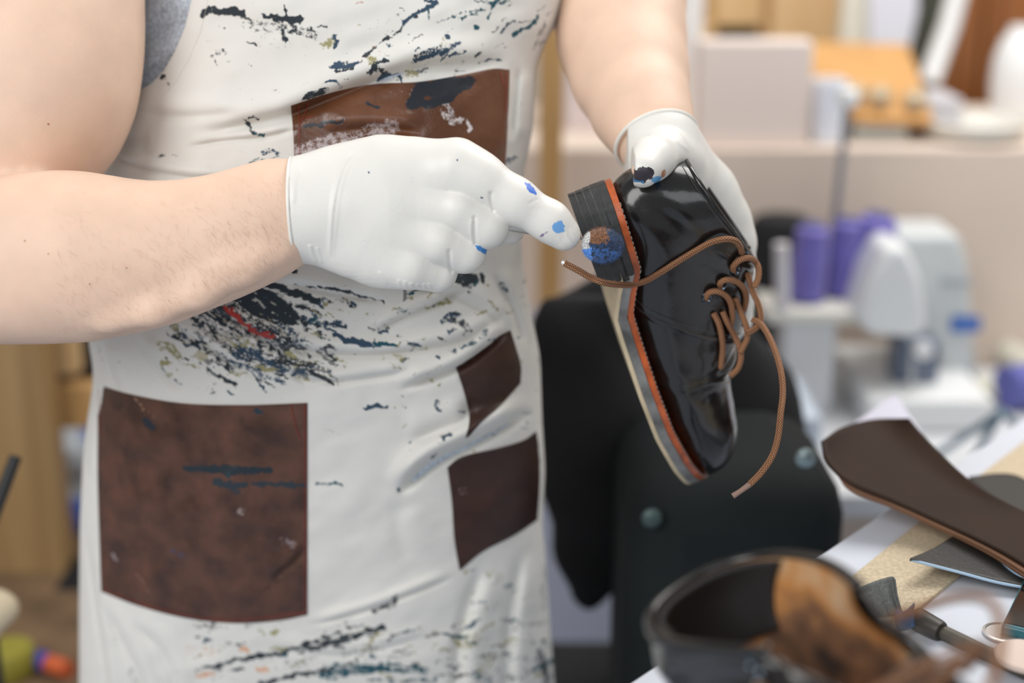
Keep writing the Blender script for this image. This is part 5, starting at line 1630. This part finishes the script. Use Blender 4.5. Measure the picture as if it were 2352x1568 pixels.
def dark_things():
    # office chair with a black jacket over it, and a dark bag
    Y = 1.38
    ch = empty('office_chair', (V(1560, 900, Y)[0], Y + .05, 0), 'black padded office chair standing behind the held boot', 'chair')
    f = Field((.0, -.15, 1.05), (.55, .75, 1.95), .006)

    def st(x, y, Yp, r):
        p = V(x, y, Yp); c = wc(p[None])[0]
        return c, r
    def chain(pts, k=.03, sz=.6):
        L_ = [st(*q) for q in pts]
        for a, b in zip(L_[:-1], L_[1:]):
            f.cone(a[0], b[0], a[1], b[1], k, sz)
    chain([(1330, 770, 1.42, .048), (1480, 745, 1.42, .060), (1600, 790, 1.42, .050)])
    chain([(1330, 900, 1.44, .055), (1500, 900, 1.42, .085), (1640, 920, 1.44, .06)])
    chain([(1350, 1060, 1.45, .055), (1540, 1050, 1.45, .085), (1700, 1040, 1.45, .055)])
    chain([(1620, 810, 1.42, .05), (1690, 930, 1.44, .06), (1760, 1060, 1.45, .05)])
    v, w, q = f.mesh()
    w = smooth_verts(w, q, 3)
    mesh('backrest', w, q, M['black'], ch)
    x = V(1560, 1000, Y)[0]
    # seat, column and base
    g = MB(); g.box((x - .16, Y + .02, .42), (x + .22, Y + .24, .50))
    g.build('seat', M['black'], ch, bevel=.03)
    MB().tube([(x + .03, Y + .13, .46), (x + .03, Y + .13, .10)], .022, 16).build('column', mat('black_plastic', (.02, .02, .02), .4), ch)
    MB().box((x - .02, Y + .10, .40), (x + .08, Y + .16, .75)).build('back_support', mat('black_plastic_b', (.02, .02, .02), .4), ch, bevel=.01)
    for k in range(5):
        a = k * 2 * math.pi / 5 + .3
        e = np.array([x + .03 + .20 * math.cos(a), Y + .13 + .11 * math.sin(a), .075])
        lg = MB().tube([(x + .03, Y + .13, .11), e], [.022, .015], 12).build('base_leg', mat('black_leg', (.02, .02, .02), .4), ch)
        MB().lathe(e + (-.012, 0, -.045), (1, 0, 0), [(.02, 0), (.03, .003), (.03, .021), (.02, .024)], 20).build('castor', mat('castor', (.015, .015, .015), .5), lg)
    # jacket hanging on its left
    f = Field((-.02, -.05, 1.0), (.30, .95, 1.85), .006)
    chain([(1290, 800, 1.36, .028), (1318, 960, 1.36, .030), (1330, 1100, 1.36, .036), (1345, 1260, 1.36, .030), (1352, 1360, 1.36, .020)], .02, .6)
    chain([(1330, 780, 1.36, .04), (1380, 960, 1.36, .052), (1410, 1140, 1.36, .052), (1400, 1290, 1.36, .03)], .02, .6)
    chain([(1300, 730, 1.37, .028), (1400, 690, 1.38, .036), (1520, 700, 1.39, .03)], .02, .7)
    v, w, q = f.mesh(); w = smooth_verts(w, q, 3)
    mesh('jacket', w, q, mat('black_jacket_cloth', (.010, .010, .011), .85, var=.4, var_scale=9, bump=.6, bump_scale=18), label='black jacket hanging over the chair beside the apron', cat='jacket')
    # dark leather bag / case under the bench edge
    bg = empty('leather_case', (V(1760, 1300, 1.16)[0], 1.16, .52), 'large dark teal-black case with chrome studs beside the workbench', 'case')
    YB = 1.14
    lo = V(1440, 1300, YB); hi = V(1960, 1300, YB)
    zt = V(1700, 1012, YB + .1)[2]
    MB().box((lo[0], YB, zt - .50), (hi[0], YB + .22, zt)).build('body', mat('teal_black_leather', (.006, .0095, .010), .8, spec=.25, var=.3, var_scale=7, bump=.2, bump_scale=60), bg, bevel=.05)
    for (px, py) in ((1850, 1052), (1497, 1190)):
        p = V(px, py, YB)
        sm_ = mat('chrome_stud', (.30, .38, .40), .4, metal=.6) if px > 1600 else mat('dark_stud', (.06, .09, .09), .5, metal=.5)  # left stud much darker than the right one
        MB().lathe((p[0], YB + .001, p[2]), (0, -1, 0), [(.009, 0), (.009, .002), (.006, .005), (.002, .006)], 20).build('stud', sm_, bg)
    MB().box((lo[0] - .01, YB - .02, 0), (hi[0] + .01, YB + .24, zt - .50)).build('low_stand', mat('black_stand', (.012, .013, .014), .7), bevel=.004, label='black stand under the dark case', cat='stand')


def bench():
    b = empty('workbench', T(2150, 1400, 0) * [1, 1, 0], 'white laminate workbench with a diagonal front edge', 'workbench')
    A_ = TT(1447, 1568) ; B_ = TT(2352, 960)
    d = B_ - A_; d /= np.linalg.norm(d)
    nrm = np.array([d[1], -d[0], 0])  # towards the camera side / right
    A_ = A_ - d * .03; B_ = B_ + d * .25
    pts = [A_, B_, B_ + nrm * .62, A_ + nrm * .62]
    pts = [p * [1, 1, 0] + [0, 0, BENCH_Z] for p in pts]
    MB().prism(pts, (0, 0, -.028)).build('bench_top', mat('white_bench_laminate', (.62, .65, .72), .45, var=.02, var_scale=10), b, bevel=.0015)
    for (u, v) in ((.06, .06), (.94, .06), (.06, .94), (.94, .94)):
        p = pts[0] * (1 - u) * (1 - v) + pts[1] * u * (1 - v) + pts[3] * (1 - u) * v + pts[2] * u * v
        MB().box((p[0] - .02, p[1] - .02, 0), (p[0] + .02, p[1] + .02, BENCH_Z - .028)).build('leg', M['black'], b)
    # fibreboard strip
    fb = [(1690, 1560), (1925, 1357), (2130, 1190), (2420, 968), (2560, 1040), (2205, 1325), (2108, 1406), (1950, 1548)]
    pts = [TT(*q) + (0, 0, .0002) for q in fb]
    M['fibre'] = mat('speckled_fibreboard', (.56, .46, .32), .85, var=.22, var_scale=330, bump=.3, bump_scale=300)
    o = MB().prism(pts, (0, 0, .003)).build('fibreboard', M['fibre'], label='speckled tan fibreboard strip lying along the white workbench', cat='board')
    # black leather scraps
    blk = mat('black_leather_scrap', (.022, .021, .019), .5, bump=.2, bump_scale=300)
    edgem = mat('pale_blue_cut_edge', (.35, .48, .62), .5)

    def lift(h, pw=2):
        return lambda u, v, x, y: benchdepth(x, y, BENCH_Z + .0058 + h * (1 - u) ** pw)
    s1 = sheet('leather_scrap', ([(2090, 1283), (2140, 1262), (2205, 1225), (2300, 1190), (2450, 1180)], [(2090, 1285), (2200, 1312), (2290, 1336), (2380, 1352), (2450, 1358)],
                                 [(2090, 1283), (2090, 1285)], [(2450, 1180), (2450, 1358)]), lift(.016), blk, (40, 20), .0016, label='black leather scrap with a curled tip on the fibreboard', cat='leather')
    e = catmull([(2090, 1285), (2200, 1313), (2290, 1337), (2380, 1353), (2450, 1359)], 8)
    d_ = np.array([benchdepth(x, y, BENCH_Z + .0052 + .016 * (1 - i / (len(e) - 1)) ** 2) for i, (x, y) in enumerate(e)])
    MB().tube(P(e[:, 0], e[:, 1], d_), .0011, 8).build('cut_edge', edgem, s1)
    s2 = sheet('leather_scrap', ([(2262, 1235), (2330, 1200), (2470, 1180)], [(2270, 1262), (2352, 1322), (2470, 1350)], [(2262, 1235), (2270, 1262)], [(2470, 1180), (2470, 1350)]),
               lambda u, v, x, y: benchdepth(x, y, BENCH_Z + .0095), blk, (20, 16), .0016, label='second black leather scrap lying under the brown leather strips', cat='leather')
    e = catmull([(2268, 1258), (2300, 1290), (2352, 1326), (2470, 1356)], 8)
    MB().tube(P(e[:, 0], e[:, 1], np.array([benchdepth(x, y, BENCH_Z + .0095) for x, y in e])), .0008, 8).build('cut_edge', edgem, s2)
    sheet('leather_scrap', ([(2225, 1096), (2300, 1088), (2352, 1100), (2420, 1150)], [(2225, 1100), (2290, 1150), (2352, 1190), (2420, 1220)], [(2225, 1096), (2225, 1100)], [(2420, 1150), (2420, 1220)]),
          lambda u, v, x, y: benchdepth(x, y, BENCH_Z + .005), blk, (16, 12), .0016, label='dark leather scrap behind the brown leather strips', cat='leather')
    # brown leather strips, three deep
    brown = mat('dark_brown_strap_leather', (.026, .011, .005), .75, spec=.3, var=.15, var_scale=20, bump=.15, bump_scale=300)
    edge = mat('raw_leather_edge', (.22, .11, .06), .6)
    lbs = ['topmost wide dark brown leather strip, its end curling past the bench edge', 'brown leather strip, second in the stack under the topmost', 'brown leather strip at the bottom of the stack']
    for i in range(3):
        o_ = i * 5.0 + (4 if i else 0)
        s = sheet('leather_strip', ([(1888 + o_ * 3, 1012), (1930 + o_, 985), (2000, 966 + o_), (2086 - o_, 960 + o_)], [(2480, 1420 + o_ * 1.2), (2500, 1370), (2520, 1320), (2540, 1270)],
                                    [(1888 + o_ * 3, 1012 + o_), (1900 + o_ * 2, 1060 + o_), (1950, 1108 + o_), (2050, 1150 + o_), (2130, 1186 + o_), (2260, 1246 + o_ * 1.3), (2352, 1297 + o_ * 1.8), (2480, 1380 + o_ * 2)],
                                    [(2086 - o_, 960 + o_), (2150, 1030 + o_), (2230, 1105 + o_), (2310, 1155 + o_), (2400, 1200 + o_), (2540, 1270)]),
                  (lambda ii: (lambda u, v, x, y: benchdepth(x, y, BENCH_Z + .019 - ii * .0036 + (.040 if ii == 0 else .034 - .002 * ii) * (1 - v) ** 2.5 - .010 * math.sin(math.pi * u) * (1 - v))))(i),
                  brown if i == 0 else edge, (24, 60), .0026, label=lbs[i], cat='leather', group='brown leather strips on the bench')
    pts = [P(x, y, d) for x, y, d in ((2056, 905, 1.305), (1935, 990, 1.275), (2010, 1000, 1.270), (2120, 995, 1.27))]
    MB().prism(pts, (0, 0, -.001)).build('paper_corner', mat('lilac_paper', (.66, .64, .74), .7), label='pale lilac paper tip sticking out behind the leather strips', cat='paper')
    # sandpaper
    sp = mat('grey_sandpaper', (.13, .135, .13), .9, var=.25, var_scale=500)
    nt = sp.node_tree; N = nt.nodes; L = nt.links
    sheet('sandpaper', ([(1935, 1374), (1990, 1342), (2044, 1324), (2056, 1330)], [(1990, 1420), (2030, 1415), (2075, 1414)], [(1935, 1374), (1960, 1400), (1990, 1420)], [(2056, 1330), (2062, 1370), (2075, 1414)]),
          lambda u, v, x, y: benchdepth(x, y, BENCH_Z + .004 + .022 * (1 - v) + .004 * math.sin(u * 26) * .15), sp, (60, 14), .0008, label='folded grey sandpaper on the fibreboard beside the boot', cat='sandpaper')
    sheet('sandpaper', ([(2058, 1398), (2078, 1402), (2100, 1384)], [(2060, 1450), (2085, 1445), (2104, 1438)], [(2058, 1398), (2056, 1425), (2060, 1450)], [(2100, 1384), (2098, 1410), (2104, 1438)]),
          lambda u, v, x, y: benchdepth(x, y, BENCH_Z + .006 + .015 * (1 - v)), mat('blue_sandpaper', (.05, .09, .17), .9, var=.2, var_scale=400), (14, 14), .0008, label='small blue sandpaper piece with a torn edge', cat='sandpaper')
    # tool with a dark handle
    tl = empty('edge_tool', TT(2210, 1470), 'dark wooden handled tool lying on the white bench', 'tool')
    hm = mat('dark_worn_wood', (.045, .038, .030), .45, var=.4, var_scale=60)

    def on(px, py, h):
        return P(px, py, benchdepth(px, py, BENCH_Z + h))
    MB().tube(catmull([on(2092, 1412, .009), on(2110, 1422, .0075), (on(2135, 1436, .0075)), on(2162, 1450, .0072)], 5), [.004, .006, .0072, .0075, .0078, .0078, .0078, .0078, .0078, .0078, .0077, .0076, .0075, .0074, .0072, .0066], 16).build('ferrule', hm, tl)
    MB().tube(catmull([on(2160, 1449, .0055), on(2240, 1487, .0052), on(2335, 1532, .005), on(2420, 1570, .005)], 5), .0050, 16).build('handle', mat('greyed_wood', (.10, .085, .065), .5, var=.3, var_scale=60), tl)
    q = TT(2352, 1546)
    MB().lathe((q[0], q[1], BENCH_Z + .0102), (0, 0, 1), [(.019, 0), (.020, .001), (.020, .003), (.019, .004), (.006, .0038)], 36).build('pink_disc', mat('pale_pink_disc', (.70, .56, .48), .5), label='pale pink round disc at the lower right corner', cat='disc')
    q = TT(2303, 1457)
    MB().lathe((q[0], q[1], BENCH_Z), (0, 0, 1), [(.0125, 0), (.0135, .0008), (.0135, .0022), (.0118, .0026), (.0112, .0016), (.001, .0016)], 36).build('metal_cap', mat('tarnished_silver', (.60, .58, .56), .3, metal=.7), label='small round silver cap beside the phone', cat='cap')
    ph = empty('phone', TT(2400, 1430), 'black smartphone with a teal edge at the right picture border', 'phone')
    p0, p1, p2, p3 = TT(2296, 1462), TT(2352, 1345), TT(2560, 1400), TT(2520, 1540)
    u = (p1 - p0); u /= np.linalg.norm(u); n_ = np.array([u[1], -u[0], 0])
    c0 = p0; L1, W1 = .145, .072
    quad = [c0, c0 + u * L1, c0 + u * L1 + n_ * W1, c0 + n_ * W1]
    MB().prism([q + (0, 0, .0005) for q in quad], (0, 0, .009)).build('case', mat('teal_case', (.03, .14, .17), .3), ph, bevel=.003)
    cc = sum(quad) / 4
    MB().prism([cc + (q - cc) * .955 + (0, 0, .0095) for q in quad], (0, 0, .0006)).build('screen', mat('black_glass', (.006, .007, .008), .06), ph)


def left_side():
    # wooden rack on the left
    Y = 1.72
    r = empty('wooden_rack', (V(60, 1000, Y)[0], Y + .2, 0), 'yellowish wooden rack behind the bare forearm at the left', 'rack')
    lo, hi = vbox(-60, 1100, 128, 1200, Y, .06, 0, 1.0)
    MB().box(lo, hi).build('post', M['oak'], r, bevel=.003)
    Y2 = Y + .06
    xr = V(330, 900, Y2)[0]
    xl = V(-500, 900, Y2)[0]
    for (y0, y1, m, dx) in ((700, 862, M['pinelight'], V(172, 800, Y2)[0]), (885, 985, M['pine'], xr)):
        lo, hi = vbox(60, y0, 200, y1, Y2, .03)
        MB().box((xl, Y2, lo[2]), (dx, Y2 + .03, hi[2])).build('rail', m, r, bevel=.003)
    MB().box((xl, Y2 + .34, 0), (xr, Y2 + .36, 1.0)).build('back_panel', mat('shaded_interior_brown', (.035, .024, .016), .8), r)  # shade inside the rack is put into the panel's dark brown
    sh = V(60, 1492, 1.52)[2]
    MB().box((xl, 1.2, sh - .025), (xr, Y2 + .34, sh)).build('shelf', mat('brown_shelf_wood', (.16, .10, .055), .6, var=.3, var_scale=20), r, bevel=.002)
    MB().box((xl, 1.22, 0), (xl + .04, 1.26, sh - .025)).build('leg', M['oak'], r)
    MB().box((xr - .04, 1.22, 0), (xr, 1.26, sh - .025)).build('leg', M['oak'], r)
    # plastic bag
    bg = empty('plastic_bag', (V(170, 1300, Y2 + .12)[0], Y2 + .12, sh), 'crumpled white and blue plastic bag on the rack shelf behind the apron', 'bag')
    th = np.linspace(0, 2 * math.pi, 60, endpoint=False)[None]; hh = np.linspace(0, 1, 50)[:, None]
    zt = V(170, 985, Y2 + .12)[2]
    R_ = .085 * (1 - .25 * hh ** 2 - .6 * np.clip(hh - .85, 0, 1) / .15) * (1 + .12 * np.sin(3 * th + 4 * hh) + .10 * (vnoise(th * 3 + 5, hh * 7, 3) - .5) * 2)
    cx, cy = V(190, 1250, Y2 + .12)[0], Y2 + .13
    v = np.stack([cx + R_ * np.cos(th) + .01 * np.sin(hh * 9), cy + .8 * R_ * np.sin(th) + 0 * hh, sh + (zt - sh) * hh + 0 * th], -1)
    i = np.arange(49)[:, None] * 60; j = np.arange(60)[None]
    ff = np.stack([i + j, i + (j + 1) % 60, i + 60 + (j + 1) % 60, i + 60 + j], -1).reshape(-1, 4).tolist() + [tuple(range(60))[::-1], tuple(range(49 * 60, 50 * 60))]
    bm_ = mat('bag_plastic', (.62, .68, .74), .3)
    nt = bm_.node_tree; N = nt.nodes; L = nt.links; b = N['Principled BSDF']
    tc = N.new('ShaderNodeTexCoord'); n = N.new('ShaderNodeTexNoise'); n.inputs['Scale'].default_value = 9; L.new(tc.outputs['Object'], n.inputs['Vector'])
    rr = N.new('ShaderNodeValToRGB'); rr.color_ramp.elements[0].position = .52; rr.color_ramp.elements[1].position = .56
    rr.color_ramp.elements[0].color = (.62, .68, .74, 1); rr.color_ramp.elements[1].color = (.06, .14, .55, 1)
    L.new(n.outputs['Fac'], rr.inputs['Fac']); L.new(rr.outputs['Color'], b.inputs['Base Color'])
    mesh('sack', v.reshape(-1, 3), ff, bm_, bg)
    # things on the shelf
    lo, hi = vbox(110, 1410, 215, 1500, Y2 - .12, .12, sh)
    box_obj('black_box', lo, hi, M['black'], label='black box on the rack shelf in front of the plastic bag', cat='box', bevel=.01)
    YF = 1.42
    q = T(25, 1545, sh)
    MB().lathe((q[0], q[1], sh), (0, 0, 1), [(.028, 0), (.030, .003), (.030, .028), (.027, .034), (.002, .035)], 32).build('yellow_tin', mat('olive_yellow', (.30, .27, .04), .5), label='olive-yellow round tin at the bottom left corner', cat='tin')
    mk = empty('marker_pen', T(110, 1540, sh), 'marker pen, half blue and half orange-red, lying on the rack shelf', 'pen')
    a, b_ = T(72, 1530, sh), T(160, 1558, sh); a[2] = b_[2] = sh + .012
    mid = a * .52 + b_ * .48
    MB().tube([a, mid], .0115, 16).build('barrel', mat('blue_pen', (.05, .06, .35), .4), mk)
    MB().tube([mid, b_], .0105, 16).build('cap', mat('orange_pen', (.60, .12, .04), .4), mk)
    # black stick leaning
    a, b_ = P(36, 1048, 1.28), P(-70, 1330, 1.28)
    c_ = b_ + (b_ - a) * ((sh - b_[2]) / (b_[2] - a[2]))
    MB().tube([a, b_, c_], [.0055, .0065, .0065], 12).build('black_rod', mat('black_rod', (.02, .02, .02), .4), label='black rod leaning into view at the left picture edge', cat='rod')
    # cream wooden last
    l = catmull([P(-120, 1480, 1.36), P(-60, 1430, 1.36), P(-15, 1398, 1.36), P(20, 1396, 1.36)], 6)
    f = Field(wc(l).min(0) - .06, wc(l).max(0) + .06, .002)
    c = wc(l)
    for i in range(len(c) - 1):
        r0, r1 = np.interp([i, i + 1], [0, 12, len(c) - 1], [.026, .014, .004])
        f.cone(c[i], c[i + 1], r0, r1, .01, .8)
    v, w, q = f.mesh()
    zmin = w[:, 2].min()
    o = mesh('wooden_last', w, q, mat('cream_wood', (.66, .55, .38), .5), label='toe of a cream wooden shoe last at the left picture edge', cat='shoe last')
    x0, y0 = w[:, 0].mean() - .02, w[:, 1].mean()
    MB().box((x0 - .02, y0 - .03, sh), (x0 + .03, y0 + .05, zmin + .004)).build('last_block', mat('dark_block', (.03, .025, .02), .7), label='dark block under the wooden shoe last', cat='block')


def lights():
    w = bpy.data.worlds.new('World'); SC.world = w; w.use_nodes = True
    bg = w.node_tree.nodes['Background']; bg.inputs[0].default_value = (.93, .96, 1.0, 1); bg.inputs[1].default_value = .32

    def area(name, loc, target, sx, sy, e, col):
        l = bpy.data.lights.new(name, 'AREA'); l.shape = 'RECTANGLE'; l.size = sx; l.size_y = sy; l.energy = e; l.color = col
        o = bpy.data.objects.new(name, l); COL.objects.link(o); o.location = loc
        o.rotation_euler = (Vector(target) - Vector(loc)).to_track_quat('-Z', 'Y').to_euler()
        return o
    area('window_light', (-1.5, -.7, 2.5), (0, 1.0, 1.1), 1.4, 1.6, 38, (1, .985, .96))
    area('window_light', (.5, -1.4, 2.3), (.1, 1.2, 1.0), 1.6, 1.2, 12, (.93, .97, 1))
    area('ceiling_light', (.9, 1.9, 2.6), (.8, 2.0, .8), 1.6, 1.0, 30, (1, .97, .93))


def camera():
    c = bpy.data.cameras.new('camera'); o = bpy.data.objects.new('camera', c); COL.objects.link(o)
    o.location = CAM.tolist(); o.rotation_euler = (math.pi / 2 - PITCH, 0, 0)
    c.lens = 50; c.sensor_width = 36; c.sensor_fit = 'HORIZONTAL'; c.clip_start = .05
    c.dof.use_dof = True; c.dof.focus_distance = 1.0; c.dof.aperture_fstop = 2.0
    c.dof.aperture_blades = 0
    SC.camera = o
    vs = SC.view_settings
    vs.view_transform = 'Standard'; vs.look = 'None'; vs.gamma = 1; vs.use_curve_mapping = False; vs.exposure = .25


setting()
dark_things()
bench()
left_side()
build_person()
cloth()
boot_near()
boot_table()
dauber()
lights()
camera()
